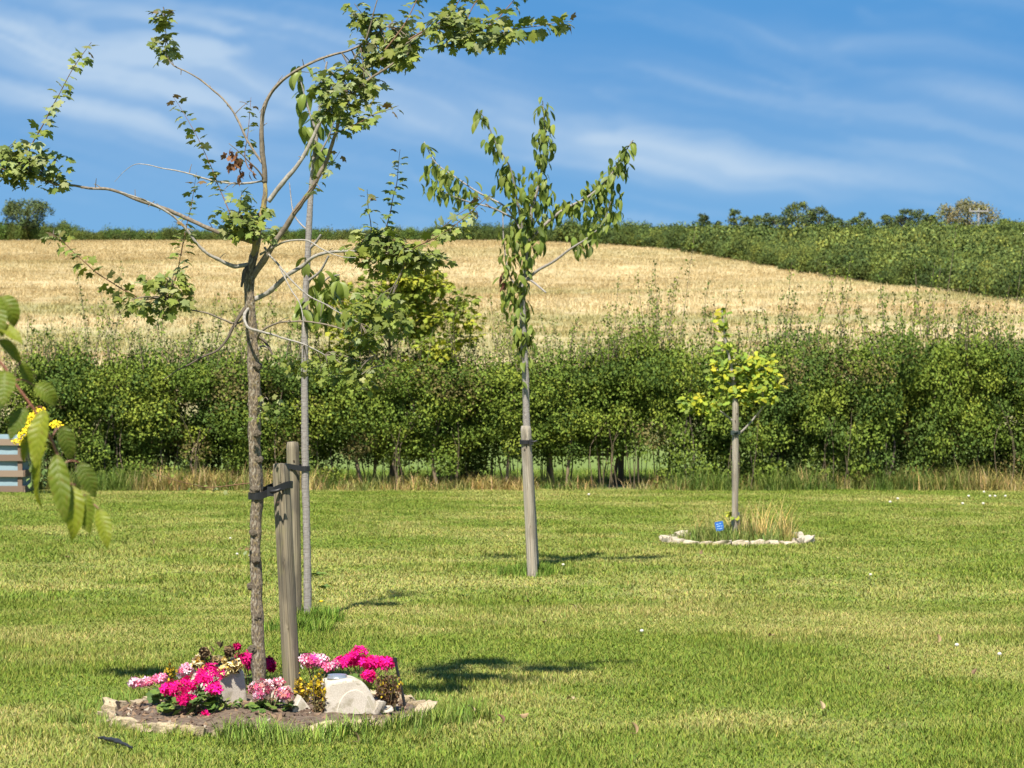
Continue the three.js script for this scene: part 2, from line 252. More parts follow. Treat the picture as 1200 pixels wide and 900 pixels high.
{
  const w = [[1, 1, 1], [0.8, 0.95, 0.8], [1.25, 1.1, 1.3], [1.1, 1.15, 0.9], [1.6, 1.25, 1.8], [0.7, 0.85, 0.75], [0.95, 1.05, 0.8]];
  const geos = [1, 2, 3, 4].map((s) => bladeTuft(s, 84, 0.115, 0.009, 0.028, 0.0034, 1.3, w));
  const far = [5, 6].map((s) => bladeTuft(s, 76, 0.18, 0.01, 0.03, 0.0058, 1.3, w));
  const r = rng(21), A = [], B = [];
  const tone = (x, d) => { const t = cl(lawnTone(x, d) + (r() - 0.5) * 0.3); return vary(mix3([0.142, 0.188, 0.025], [0.28, 0.272, 0.078], t), r, 0.19, 0.06); };
  for (let d = 8.6; d < 18; d += 0.085) { const hw = d * 0.235 + 0.5; for (let x = -hw; x < hw; x += 0.085) { const X = x + (r() - 0.5) * 0.09, D = d + (r() - 0.5) * 0.09; if (inBed(X, D, 0.02)) continue; const lush = fbm(X * 1.3 + 60, D * 1.1, 3); A.push([X, 0, -D, r() * 6.28, 0.85 + r() * 0.4, 0.7 + 0.7 * sm(0.4, 0.75, lush), tone(X, D)]); } }
  for (let d = 18; d < 39.6; d += 0.15) { const hw = d * 0.225 + 0.8; for (let x = -hw; x < hw; x += 0.15) { const X = x + (r() - 0.5) * 0.16, D = d + (r() - 0.5) * 0.16; if (inRing(X, D, 0.02)) continue; const lush = fbm(X * 1.3 + 60, D * 1.1, 3); B.push([X, 0, -D, r() * 6.28, 0.85 + r() * 0.4, 0.7 + 0.6 * sm(0.4, 0.75, lush), tone(X, D)]); } }
  scatter('lawn_grass', 'mown patchy green and yellowish grass covering the lawn', 'grass', geos, grassMat, A);
  scatter('lawn_grass', 'mown grass of the lawn between young trees and hedge', 'grass', far, grassMat, B);
  // longer grass round the edging, at the stakes and along the foot of the hedge
  const longG = [11, 12, 13].map((s) => bladeTuft(s, 34, 0.07, 0.05, 0.13, 0.005, 0.8, w)), T = [];
  for (let i = 0; i < 460; i++) { const a = r() * 6.283, q = bed.r + 0.05 + r() * r() * 0.4, X = bed.x + Math.cos(a) * q, D = bed.d - Math.sin(a) * q; const front = Math.sin(a) > 0.1 && Math.cos(a) > -0.15; if (!front && r() < 0.7) continue; T.push([X, 0, -D, r() * 6.28, front ? 0.45 + r() * 0.6 : 0.35 + r() * 0.35, 0.9, vary([0.17, 0.225, 0.04], r, 0.3)]); }
  for (const [px, py, n, sp] of [[625, 674, 60, 0.16], [361, 729, 70, 0.2], [345, 742, 50, 0.2], [625, 674, 20, 0.35]]) { const c = at(px, py, F * EYE / (py - HOR)); for (let i = 0; i < n; i++) { const a = r() * 6.28, q = Math.sqrt(r()) * sp; T.push([c.x + Math.cos(a) * q, 0, c.z + Math.sin(a) * q, r() * 6.28, 0.6 + r() * 0.5, 1, vary([0.14, 0.215, 0.03], r, 0.3)]); } }
  for (let i = 0; i < 260; i++) { const a = r() * 6.28, q = ring.r - 0.1 - r() * 0.62, X = ring.x + Math.cos(a) * q, D = ring.d + Math.sin(a) * q; T.push([X, 0, -D, r() * 6.28, 0.9 + r() * 0.6, 1.1, vary([0.16, 0.2, 0.045], r, 0.3)]); }
  scatter('long_grass', 'longer uncut grass round the stone edgings and stake feet', 'grass', longG, grassMat, T);
  const hayG = [15, 16].map((s) => bladeTuft(s, 16, 0.06, 0.18, 0.52, 0.005, 0.8, [[1, 1, 1], [1.15, 1.05, 0.9], [0.8, 0.8, 0.75]])), H = [];
  for (let i = 0; i < 22; i++) { const X = ring.x + 0.1 + (r() - 0.3) * 0.7, D = ring.d + (r() - 0.6) * 0.6; if (inRing(X, D, -0.1)) H.push([X, 0, -D, r() * 6.28, 0.6 + r() * 0.5, 1, vary([0.5, 0.37, 0.15], r, 0.2)]); }
  for (let i = 0; i < 7; i++) H.push([ring.x - 0.3 + (r() - 0.5) * 0.25, 0, -ring.d - 0.2 * r(), r() * 6.28, 0.6 + r() * 0.4, 1, vary([0.5, 0.38, 0.15], r, 0.2)]);
  scatter('dry_grass', 'tall dry straw coloured grass inside the white stone ring', 'grass', hayG, grassMat, H);
  const vergeG = [17, 18, 19].map((s) => bladeTuft(s, 46, 0.16, 0.08, 0.36, 0.007, 1.1, w)), G = [];
  for (let i = 0; i < 2600; i++) { const X = -12.5 + 25 * r(), px = 600 + X / 39.6 * F, low = px > 380 && px < 780 ? 0.35 : 1; const D = 39.35 + 1.1 * r(); if (r() > low) continue; const dry = fbm(X * 0.9 + 33, D * 2, 3) + (r() - 0.5) * 0.3; if (fbm(X * 1.6 + 5, D * 1.5 + 8, 3) < 0.44 && r() < 0.75) continue; G.push([X, 0, -D, r() * 6.28, 0.5 + 0.75 * r(), 0.55 + 0.75 * (low === 1 ? 1 : 0.45) * r(), vary(mix3([0.11, 0.165, 0.03], [0.32, 0.25, 0.09], sm(0.38, 0.62, dry)), r, 0.25)]); }
  scatter('verge_grass', 'tall green and straw grass along the foot of the hedge', 'grass', vergeG, grassMat, G);
  const back = [];
  for (let i = 0; i < 4200; i++) { const X = -14 + 28 * r(), D = 42.3 + 5 * r(); back.push([X, 0, -D, r() * 6.28, 0.5 + 0.5 * r(), 0.5 + 0.3 * r(), vary([0.14, 0.2, 0.03], r, 0.25)]); }
  scatter('verge_grass', 'bright green grass growing beyond the hedge stems', 'grass', vergeG, grassMat, back);
  const strawG = [31, 32, 33].map((s) => bladeTuft(s, 30, 0.6, 0.07, 0.2, 0.022, 0.9, [[1, 1, 1], [1.15, 1.12, 1.1], [0.8, 0.78, 0.72]])), S = [];
  for (let i = 0; i < 34000; i++) { const D = 60 + 184 * Math.sqrt(r()), X = (r() * 2 - 1) * (D * 0.24 + 3); if (D > edgeD(X) - 0.5) continue; const s = fbm(X * 0.05 + 30, D * 0.09 + 5, 4), g = fbm(X * 0.03 + 70, D * 0.1 + 40 + X * 0.02, 4), gr = sm(0.5, 0.64, g) * (0.4 + 0.6 * (1 - sm(130, 200, D))); S.push([X, relief(X, D), -D, r() * 6.28, 0.7 + r() * 0.6, 0.8 + r() * 0.5, vary(mix3(mix3([0.385, 0.295, 0.14], [0.52, 0.42, 0.23], cl(0.5 + (s - 0.5) * 2.2 + (r() - 0.5) * 0.4)), [0.25, 0.25, 0.085], gr * 0.6), r, 0.07, 0.03)]); }
  scatter('field_straw', 'dry golden grass and straw covering the sloping field', 'straw', strawG, grassMat, S);
}

// ------------------------------------------------------------------ materials of wood, bark and stone
const barkTex = tex(512, (u, v) => { const f = fbm(u * 16, v * 8, 4, 16, 8), fi = fbm(u * 40, v * 14, 3, 40, 14), ly = sm(0.6, 0.7, fbm(u * 9 + 5, v * 9 + 8, 4, 9)), lg = sm(0.56, 0.66, fbm(u * 12 + 45, v * 12, 4, 12)); let c = mix3([0.075, 0.055, 0.036], [0.3, 0.235, 0.16], cl(f * 1.1 + fi * 1.3 - 0.75)); c = mix3(c, [0.36, 0.32, 0.245], lg * 0.7); return mix3(c, [0.27, 0.2, 0.06], ly * 0.35); }, true);
const barkBump = tex(512, (u, v) => cl(fbm(u * 16, v * 8, 4, 16, 8) * 0.6 + fbm(u * 40, v * 14, 3, 40, 14) * 0.5));
const yellowBark = tex(512, (u, v) => { const f = fbm(u * 16, v * 8, 4, 16, 8), ly = sm(0.42, 0.55, fbm(u * 9 + 5, v * 9 + 8, 4, 9)); return mix3(mix3([0.1, 0.075, 0.05], [0.3, 0.24, 0.17], f), mix3([0.36, 0.25, 0.035], [0.3, 0.28, 0.16], fbm(u * 30, v * 30, 2, 30)), ly * 0.85); }, true);
const cherryTex = tex(512, (u, v) => { const f = fbm(u * 8, v * 24, 4, 8, 24), b = sm(0.57, 0.66, fbm(u * 6 + 9, v * 46, 3, 6, 46)), d = sm(0.6, 0.68, fbm(u * 10 + 60, v * 16, 4, 10, 16)); let c = mix3([0.2, 0.175, 0.155], [0.36, 0.33, 0.3], f); c = mix3(c, [0.13, 0.1, 0.085], b * 0.45); return mix3(c, [0.09, 0.06, 0.05], d * 0.6); }, true);
const twigTex = tex(256, (u, v) => mix3([0.11, 0.085, 0.06], [0.29, 0.24, 0.18], fbm(u * 8, v * 12, 4, 8, 12)), true);
const greyTwigTex = tex(256, (u, v) => mix3([0.17, 0.15, 0.125], [0.42, 0.39, 0.34], fbm(u * 8, v * 12, 4, 8, 12)), true);
const woodTex = tex(512, (u, v) => { const g = fbm(u * 120, v * 4, 3, 120, 4), l = fbm(u * 5, v * 3 + 7, 3, 5, 3), k = sm(0.62, 0.72, fbm(u * 60 + 9, v * 3, 3, 60, 3)), m = sm(0.56, 0.7, fbm(u * 7 + 3, v * 9, 4, 7, 9)); let c = mix3([0.1, 0.08, 0.05], [0.3, 0.255, 0.175], cl(g * 1.3 + l * 0.7 - 0.5)); c = mix3(c, [0.05, 0.04, 0.028], k * 0.75); c = mix3(c, [0.075, 0.065, 0.05], sm(0.5, 0.66, fbm(u * 4 + 30, v * 5 + 3, 4, 4, 5)) * 0.5); return mix3(c, [0.2, 0.19, 0.08], m * 0.35); }, true);
const paleWoodTex = tex(512, (u, v) => { const g = fbm(u * 120, v * 4, 3, 120, 4), l = fbm(u * 5, v * 3 + 7, 3, 5, 3), k = sm(0.62, 0.72, fbm(u * 60 + 9, v * 3, 3, 60, 3)); let c = mix3([0.2, 0.17, 0.13], [0.42, 0.375, 0.3], cl(g * 1.3 + l * 0.7 - 0.5)); c = mix3(c, [0.08, 0.065, 0.05], k * 0.6); return mix3(c, [0.17, 0.14, 0.1], sm(0.5, 0.66, fbm(u * 4 + 30, v * 5 + 3, 4, 4, 5)) * 0.45); }, true);
const woodBump = tex(512, (u, v) => fbm(u * 120, v * 4, 3, 120, 4));
const M = {
  bark: std({ map: rep(barkTex, 8, 8), bumpMap: rep(barkBump, 8, 8), bumpScale: 0.008 }),
  barkYellow: std({ map: rep(yellowBark, 5, 5), bumpMap: rep(barkBump, 5, 5), bumpScale: 0.005 }),
  cherryBark: std({ map: rep(cherryTex, 5, 5), bumpMap: rep(barkBump, 8, 8), bumpScale: 0.002, roughness: 0.6 }),
  twig: std({ map: rep(twigTex, 8, 8) }), greyTwig: std({ map: rep(greyTwigTex, 8, 8) }), redTwig: std({ color: lin(0.16, 0.085, 0.045) }),
  wood: std({ map: rep(woodTex, 3, 0.9), bumpMap: rep(woodBump, 3, 0.9), bumpScale: 0.004 }),
  paleWood: std({ map: rep(paleWoodTex, 3, 0.9), bumpMap: rep(woodBump, 3, 0.9), bumpScale: 0.004 }),
  rubber: std({ color: lin(0.012, 0.012, 0.013), roughness: 0.5 }),
  foliage: leafy({ vertexColors: true }),
  hedge: new THREE.MeshPhysicalMaterial({ vertexColors: true, side: THREE.DoubleSide, roughness: 0.7, specularIntensity: 0.3 }),
  stem: std({ color: lin(0.2, 0.15, 0.095) }), stemDark: std({ color: lin(0.09, 0.07, 0.05) }),
};

// ------------------------------------------------------------------ far land: scrub, crest hedge, trees, pole
function bushCloud(seed, { clumps = 16, leaves = 38, size = 0.14, cols, shape }) {
  const r = rng(seed), c = new Cloud();
  for (let k = 0; k < clumps; k++) { const [p, rr] = shape(r, k), tint = vary(cols[Math.floor(r() * cols.length)], r, 0.2); for (let i = 0; i < leaves; i++) { const n = rdir(r); if (n.y < -0.5) n.y *= -0.4; const q = p.clone().addScaledVector(n, rr * (0.55 + 0.5 * r())); if (q.y < 0.02) q.y = 0.02 + 0.1 * r(); c.add(flatLeaf, frame(q, rdir(r).addScaledVector(n, 0.4), n.clone().addScaledVector(rdir(r), 0.7), size * (0.7 + 0.7 * r())), vary(tint, r, 0.25)); } }
  return c.build();
}
const domeShape = (r) => { const a = r() * 6.28, q = Math.sqrt(r()) * 0.8, y = (0.25 + 0.65 * r()) * (1.05 - q * 0.55); return [V(Math.cos(a) * q, y, Math.sin(a) * q), 0.3 + 0.14 * r()]; };
{
  const cols = [[0.1, 0.135, 0.032], [0.12, 0.155, 0.035], [0.08, 0.11, 0.03], [0.14, 0.165, 0.034]];
  const protos = [1, 2, 3, 4].map((s) => bushCloud(100 + s, { clumps: 20, leaves: 120, size: 0.085, cols, shape: domeShape }));
  const r = rng(77);
  const place = (name, label, cat, list) => { const root = new THREE.Group(); root.name = name; scene.add(root); tag(root, label, cat, null, 'stuff'); protos.forEach((g, k) => { const L = list.filter((_, i) => i % protos.length === k), im = sh(new THREE.InstancedMesh(g, M.hedge, L.length)), q = new THREE.Quaternion(), e = new THREE.Euler(), c = new THREE.Color(); im.name = 'bush_leaves'; im.userData.kind = 'stuff'; L.forEach(([x, y, z, s, h, col], i) => { e.set(0, r() * 6.28, 0); q.setFromEuler(e); _m.compose(V(x, y, z), q, V(s, h, s)); im.setMatrixAt(i, _m); im.setColorAt(i, c.setRGB(...col)); }); root.add(im); }); };
  const L = [];
  for (let i = 0; i < 4300; i++) { const d = 95 + 185 * Math.sqrt(r()), x = (0.02 + r() * 0.3) * d; const e = edgeD(x); if (d < e + 0.8) continue; const t = fbm(x * 0.08, d * 0.08 + 4, 3), k = 0.5 + 0.85 * t + 0.25 * r(), big = r() < 0.16 ? 1.6 : 1; L.push([x, relief(x, d) - 0.15, -d, (0.8 + r() * 0.9) * big, (0.8 + r() * 1.1) * (0.7 + 0.6 * t) * (big > 1 ? 1.35 : 1) * (d > 235 ? 0.72 : 1), [k * (0.94 + 0.3 * (t - 0.4)), k, k]]); }
  for (let x = edge[0][0] - 4; x < 70; x += 0.8) { const d = edgeD(x) + 1 + r(); L.push([x, relief(x, d) - 0.1, -d, 0.9 + r() * 0.6, 1.0 + r() * 1.4, [0.6, 0.68, 0.7]]); }
  place('scrub_slope', 'dense green scrub covering the slope right of the straw field', 'scrub', L);
  const C = [];
  for (let x = -80; x < edge[0][0] + 14; x += 0.55) C.push([x + r() * 0.3, relief(x, 246) - 0.1, -246 - 2.5 * r(), 0.85 + 0.5 * r(), 1.15 + 0.55 * r() + (x < -44 ? 0.9 * r() : 0), [0.68 + 0.2 * r(), 0.74 + 0.2 * r(), 0.8]]);
  place('crest_hedge', 'long dark hedge along the crest of the straw field', 'hedge', C);

  // trees on the skyline
  const skyTree = (name, label, px, topY, d, wid, seed, cols, shape, grp, o = {}) => {
    const base = at(px, 300, d), y0 = relief(base.x, d), H = EYE + (HOR - topY) / F * d - y0; const t = thing(name, label, 'tree', V(base.x, y0, -d), grp);
    const g = bushCloud(seed, { clumps: o.clumps ?? 34, leaves: o.leaves ?? 90, size: o.size ?? 0.2, cols, shape: (r, k) => { const [p, q] = shape(r, k); return [V(p.x * wid, p.y * H, p.z * wid), q * Math.min(wid, H * 0.4)]; } });
    const tr = part('trunk', tube([V(0, -0.2, 0), V(0.05, H * 0.45, 0.02), V(0, H * 0.8, 0)], 0.16, 0.05, { seg: 6 }), M.stemDark, t); const q = rng(seed);
    for (let k = 0; k < 5; k++) { const a = q() * 6.28; part('limb', tube([V(0, H * (0.3 + 0.08 * k), 0), V(Math.cos(a) * wid * 0.35, H * (0.45 + 0.08 * k), Math.sin(a) * wid * 0.35), V(Math.cos(a) * wid * 0.6, H * (0.6 + 0.07 * k), Math.sin(a) * wid * 0.6)], 0.07, 0.02, { seg: 5 }), M.stemDark, tr); }
    part('crown', g, M.hedge, t); return t;
  };
  const round = (r) => { const a = r() * 6.28, c = r() * 2 - 1, q = Math.sqrt(1 - c * c) * (0.45 + 0.4 * r()); return [V(Math.cos(a) * q, 0.6 + 0.34 * c * (0.7 + 0.3 * r()), Math.sin(a) * q), 0.3 + 0.12 * r()]; };
  const spiky = (r) => { const y = 0.15 + 0.8 * r(), a = r() * 6.28, q = Math.pow(1.05 - y, 0.6) * 0.85 * (0.4 + 0.7 * r()); return [V(Math.cos(a) * q, y, Math.sin(a) * q), 0.2 + 0.2 * (1 - y)]; };
  const G1 = [[0.075, 0.1, 0.036], [0.085, 0.115, 0.04]], G2 = [[0.12, 0.15, 0.035], [0.135, 0.165, 0.036]], G3 = [[0.2, 0.185, 0.07], [0.17, 0.17, 0.06], [0.22, 0.19, 0.09]];
  skyTree('field_tree', 'dark round broadleaf tree rising over the crest hedge', 31, 231, 247, 2.7, 301, G1, round, null, { clumps: 46 });
  skyTree('field_tree', 'low dark tree beside the round tree on the crest hedge', 8, 262, 247, 2.0, 302, G1, round);
  skyTree('brown_tree', 'broad olive brown round tree behind the utility pole', 1134, 235, 262, 4, 303, G3, round, null, { clumps: 60, leaves: 80 });
  skyTree('field_tree', 'bushy green tree beside the olive brown round tree', 1178, 258, 258, 2.3, 304, G2, round);
  const spikes = [[823, 254, 0.9, 0], [842, 262, 0.5, 0], [863, 249, 1.5, 1], [877, 258, 1.2, 1], [902, 252, 1.3, 1], [935, 240, 2.3, 1], [948, 246, 1.6, 1], [960, 245, 1.4, 0], [975, 255, 1.2, 0], [987, 260, 1.3, 0], [1014, 252, 1.4, 1], [1038, 254, 1.1, 0], [1062, 248, 1.5, 0], [1076, 249, 1.4, 0], [889, 256, 1.3, 1], [920, 248, 1.5, 0], [1000, 258, 1.4, 1], [1050, 252, 1.4, 1], [1090, 254, 1.3, 1]];
  spikes.forEach(([px, y, w, k], i) => skyTree('skyline_tree', 'small ragged tree rising above the scrub slope skyline', px, y - 3, 256 + (i % 3) * 2, w * 1.35, 320 + i, k ? [...G2, ...G1] : G1, spiky, 'ragged trees on the scrub skyline', { clumps: 30, leaves: 60, size: 0.17 }));

  const pb = at(1147, 300, 240), py = relief(pb.x, 240), ph = EYE + (HOR - 246) / F * 240 - py, pole = thing('utility_pole', 'grey wooden utility pole with cross arm above the scrub slope', 'utility pole', V(pb.x, py, -240));
  const pm = std({ color: lin(0.3, 0.29, 0.28) });
  part('pole', tube([V(0, -0.3, 0), V(0, ph, 0)], 0.14, 0.1, { seg: 8 }), pm, pole);
  part('cross_arm', new THREE.BoxGeometry(1.9, 0.12, 0.12).translate(0, ph - 0.12, 0.13), pm, pole);
  for (const x of [-0.85, 0, 0.85]) part('insulator', new THREE.CylinderGeometry(0.06, 0.09, 0.24, 8).translate(x, ph + 0.08, 0.13), pm, pole);
}

// ------------------------------------------------------------------ the hedge: hawthorn shrubs planted side by side
const HD = 40.6;
{
  const protos = [];
  const palette = [[0.105, 0.155, 0.022], [0.14, 0.19, 0.026], [0.07, 0.112, 0.02], [0.175, 0.215, 0.028]];
  const make = (seed, low, warm) => {
    const r = rng(seed), t = new THREE.Group(), c = new Cloud(), top = 1.95 + r() * 0.2;
    const leafAt = (p, n, tint, s = 0.047) => c.add(flatLeaf, frame(p, rdir(r).addScaledVector(n, 0.5), n.clone().addScaledVector(rdir(r), 0.8), s * (0.7 + 0.6 * r())), vary(tint, r, 0.25, 0.08));
    for (let k = 0; k < 48; k++) {
      const y = mix(low, top * 0.95, Math.pow(r(), 0.85)), nar = 0.72 + 0.28 * Math.sin(cl((y - low) / (top - low)) * 2.6), p = V((r() * 2 - 1) * 0.74 * nar, y, (r() * 2 - 1) * 0.62 * nar), rr = 0.13 + 0.3 * r() * r() + 0.05 * r(), tint = r() < warm ? [0.15, 0.13, 0.045] : palette[Math.floor(r() * 4)], n = 2300 * rr * rr * (1.4 + 0.5 * r()) + 60;
      for (let i = 0; i < n; i++) { const q = rdir(r); leafAt(p.clone().add(V(q.x * rr * 1.25, q.y * rr * 0.85, q.z * rr * 1.2).multiplyScalar(0.5 + 0.6 * r())), q.add(V(0, 0.4, 0)), tint); }
    }
    const twig = [];
    const shoots = 5 + Math.floor(r() * 22), vigour = 0.45 + 0.9 * r();
    for (let k = 0; k < shoots; k++) {                // upright shoots standing out of the top
      const x = (r() * 2 - 1) * 0.6, z = (r() * 2 - 1) * 0.5, h = (0.15 + 0.85 * Math.pow(r(), 1.8)) * vigour, lx = (r() - 0.5) * 0.8 * h, p0 = V(x, top - 0.15, z), p1 = V(x + lx, top + h, z + (r() - 0.5) * 0.2), tint = palette[Math.floor(r() * 4)];
      twig.push(tube([p0, p0.clone().lerp(p1, 0.5).add(V(0.02 * (r() - 0.5), 0, 0)), p1], 0.006, 0.0025, { seg: 4, n: 3, cap: false }));
      for (let i = 0; i < 12 + h * 62; i++) { const q = r(), p = p0.clone().lerp(p1, q).add(rdir(r).multiplyScalar(0.035 + 0.04 * (1 - q))); leafAt(p, rdir(r), tint, 0.04); }
    }
    part('foliage', c.build(), M.hedge, t, 'stuff');
    part('shoot', mergeGeometries(twig.map((g) => { g.userData = {}; return g; })), M.stem, t, 'stuff');
    const ns = 2 + Math.floor(r() * 2);
    for (let k = 0; k < ns; k++) { const x = (r() * 2 - 1) * 0.5, z = (r() * 2 - 1) * 0.3, th = 0.011 + 0.026 * r() * r(); part('stem', tube([V(x, -0.05, z), V(x + (r() - 0.5) * 0.4, 0.5, z + (r() - 0.5) * 0.1), V(x + (r() - 0.5) * 0.4, 1.2, z * 0.6), V(x * 1.2 + (r() - 0.5) * 0.4, top - 0.2, z * 0.5)], th, th * 0.35, { seg: 6, n: 9, bump: 0.2, seed: seed + k }), r() < 0.6 ? M.stem : M.stemDark, t); }
    for (let k = 0; k < 5; k++) { const x = (r() * 2 - 1) * 0.6, z = 0.35 + 0.3 * r(); part('twig', tube([V(x, 0, z), V(x + (r() - 0.5) * 0.2, 0.45 + 0.2 * r(), z + 0.03), V(x + (r() - 0.5) * 0.5, 0.8 + 0.5 * r(), z)], 0.008, 0.003, { seg: 4, n: 5 }), M.stem, t); }
    return t;
  };
  for (let i = 0; i < 4; i++) protos.push(make(500 + i, 0.54, 0.03 + 0.04 * (i === 1)));        // bare at the foot
  for (let i = 0; i < 4; i++) protos.push(make(510 + i, 0.12, 0.03 + 0.07 * (i === 2)));        // leafy to the ground
  const r = rng(9), label = 'leafy hawthorn shrub in the field hedge behind the lawn';
  const topY = (px) => { const k = [[-400, 400], [0, 402], [60, 400], [150, 392], [300, 408], [420, 412], [560, 408], [640, 415], [720, 384], [760, 376], [850, 376], [900, 384], [1000, 388], [1080, 376], [1200, 366], [1600, 370]]; for (let i = 1; i < k.length; i++) if (px < k[i][0]) return mix(k[i - 1][1], k[i][1], (px - k[i - 1][0]) / (k[i][0] - k[i - 1][0])); return 385; };
  let i = 0;
  for (const row of [0, 1]) for (let x = -12.6 + row * 0.4; x < 12.6; x += 0.86) {
    const px = 600 + x / HD * F, bare = px > 385 && px < 780 && r() < 0.9 || (px > 780 && r() < 0.04), k = (bare ? 0 : 4) + Math.floor(r() * 4), o = protos[k];
    if (px < 40 && px > -30 && row === 0) continue;
    const c = o.clone(); c.name = numbered('hawthorn_shrub'); scene.add(c); tag(c, label, 'hedge shrub', 'hawthorn shrubs of the hedge');
    const s = (EYE + (HOR - topY(px) - 13) / F * HD) / 2.12 * (0.84 + 0.28 * r()); c.position.set(x + (r() - 0.5) * 0.3, 0, -HD - row * 0.85 + (r() - 0.5) * 0.8); c.rotation.y = Math.floor(r() * 2) * Math.PI + (r() - 0.5) * 0.7; c.scale.set(1, s, 1); i++;
  }
}
// young yellow-green maple growing out of the hedge
{
  const d = 41, b = at(458, 570, d), t = thing('field_maple', 'yellowish green bushy maple growing taller than the hedge', 'tree', V(b.x, 0, -d)), r = rng(61), c = new Cloud();
  part('trunk', tube([V(0, -0.1, 0), V(0.05, 1.2, 0), V(-0.02, 2.4, 0.05), V(0.05, 3.3, 0)], 0.05, 0.015, { seg: 7 }), M.stem, t);
  const L = [];
  for (let k = 0; k < 62; k++) { const a = r() * 6.28, y = 1.9 + 1.75 * r(), q = (1.5 - 0.6 * Math.abs(y - 2.6)) * Math.sqrt(r()), e = V(Math.cos(a) * q, y, Math.sin(a) * q * 0.7), s = V(0, Math.max(0.8, y - 0.5), 0); if (k < 22) L.push(tube([s, s.clone().lerp(e, 0.5).add(V(0, 0.12, 0)), e], 0.014, 0.004, { seg: 5, n: 6 })); const tint = r() < 0.75 ? [0.32, 0.34, 0.03] : [0.2, 0.25, 0.03]; for (let i = 0; i < 95; i++) { const n = rdir(r); c.add(mapleLeaves[i % 3], frame(e.clone().add(V(n.x * 0.34, n.y * 0.17, n.z * 0.3).multiplyScalar(0.3 + 0.8 * r())), n.clone().add(V(0, -0.3, 0)), V(0, 1, 0).addScaledVector(rdir(r), 0.6), 0.075 + 0.03 * r()), vary(tint, r, 0.25, 0.12)); } }
  for (const g of L) part('branch', g, M.stem, t);
  part('foliage', c.build(), M.foliage, t, 'stuff');
}

// low picket fence glimpsed through the hedge stems
{
  const d = 42.1, t = thing('picket_fence', 'low weathered wooden fence half hidden behind the hedge stems', 'fence', V(at(685, 560, d).x, 0, -d)), m = std({ color: lin(0.22, 0.175, 0.13) });
  const b = (n, w, h, z, x, y) => part(n, new THREE.BoxGeometry(w, h, z).translate(x, y, 0), m, t);
  for (const x of [-0.6, 0.62]) b('post', 0.1, 0.9, 0.08, x, 0.4);
  b('rail', 1.5, 0.05, 0.05, 0, 0.52).position.z = 0.08; b('rail', 1.5, 0.05, 0.05, 0, 0.78).position.z = 0.08;
  for (let k = 0; k < 8; k++) b('picket', 0.07, 0.42, 0.025, -0.56 + k * 0.16, 0.7).position.z = 0.13;
}

// ------------------------------------------------------------------ pallet box with blue lining and ragwort on the far side of the lawn
{
  const d = 38.6, b = at(-22, 575, d), t = thing('pallet_bin', 'wooden slatted bin with pale blue lining at the hedge', 'pallet bin', V(b.x, 0, -d)), r = rng(3);
  const brown = [std({ color: lin(0.17, 0.115, 0.08) }), std({ color: lin(0.24, 0.175, 0.125) })], blue = std({ color: lin(0.24, 0.34, 0.38), roughness: 0.6 });
  const W = 1.32, Hh = 0.92;
  const shell = new THREE.BoxGeometry(W - 0.06, Hh - 0.04, 0.9, 14, 10, 4); { const p = shell.attributes.position; for (let i = 0; i < p.count; i++) if (p.getZ(i) > 0.4) p.setZ(i, p.getZ(i) - 0.03 * fbm(p.getX(i) * 7 + 5, p.getY(i) * 9, 3)); shell.computeVertexNormals(); }
  part('lining', shell.translate(0, Hh / 2, -0.48), blue, t);
  for (let k = 0; k < 4; k++) part('slat', new THREE.BoxGeometry(W, 0.1, 0.024).translate(0, 0.06 + k * 0.245, 0.0), brown[k % 2], t).rotation.z = (r() - 0.5) * 0.012;
  for (const x of [-0.6, 0, 0.6]) part('post', new THREE.BoxGeometry(0.07, Hh, 0.05).translate(x, Hh / 2, -0.045), brown[0], t);
  for (let k = 0; k < 4; k++) part('side_slat', new THREE.BoxGeometry(0.024, 0.1, 0.9).translate(W / 2 + 0.012, 0.06 + k * 0.245, -0.46), brown[(k + 1) % 2], t);
  const ym = std({ vertexColors: true, side: THREE.DoubleSide });
  const plants = [[38, [[28, 511], [22, 518], [33, 505], [40, 501], [36, 496]]], [52, [[44, 487], [38, 490], [47, 483]]], [70, [[66, 499]]]];
  for (const [px, heads] of plants) {
    const dd = 38.2, g = thing('ragwort', heads.length === 1 ? 'yellow flowered weed with a single flower head by the hedge' : heads.length > 4 ? 'tall yellow flowered weed beside the slatted bin' : 'yellow flowered weed with three heads near the bin', 'wildflower', V(at(px, 575, dd).x, 0, -dd)), o = g.position;
    for (const [hx, hy] of heads) {
      const e = at(hx, hy, dd + (r() - 0.5) * 0.2).sub(o); part('stem', tube([V(0, 0, 0), V(e.x * 0.2, e.y * 0.6, e.z * 0.3), e], 0.008, 0.004, { seg: 5, n: 6 }), std({ color: lin(0.1, 0.14, 0.04) }), g);
      const c = new Cloud(); for (let i = 0; i < 60; i++) { const q = rdir(r); c.add(flatLeaf, frame(e.clone().add(V(q.x * 0.085, 0.02 + q.y * 0.04, q.z * 0.085)), rdir(r), V(0, 0.7, 0.7), 0.045), vary([0.72, 0.56, 0.01], r, 0.15)); } part('flower_head', c.build(), ym, g);
    }
    const c = new Cloud(); for (let i = 0; i < 50; i++) { const y = 0.05 + r() * 0.85; c.add(smallLeaf, frame(V((r() - 0.5) * 0.12, y, (r() - 0.5) * 0.12), rdir(r), V(0, 1, 0), 0.1), vary([0.1, 0.15, 0.035], r)); } part('foliage', c.build(), ym, g, 'stuff');
  }
}

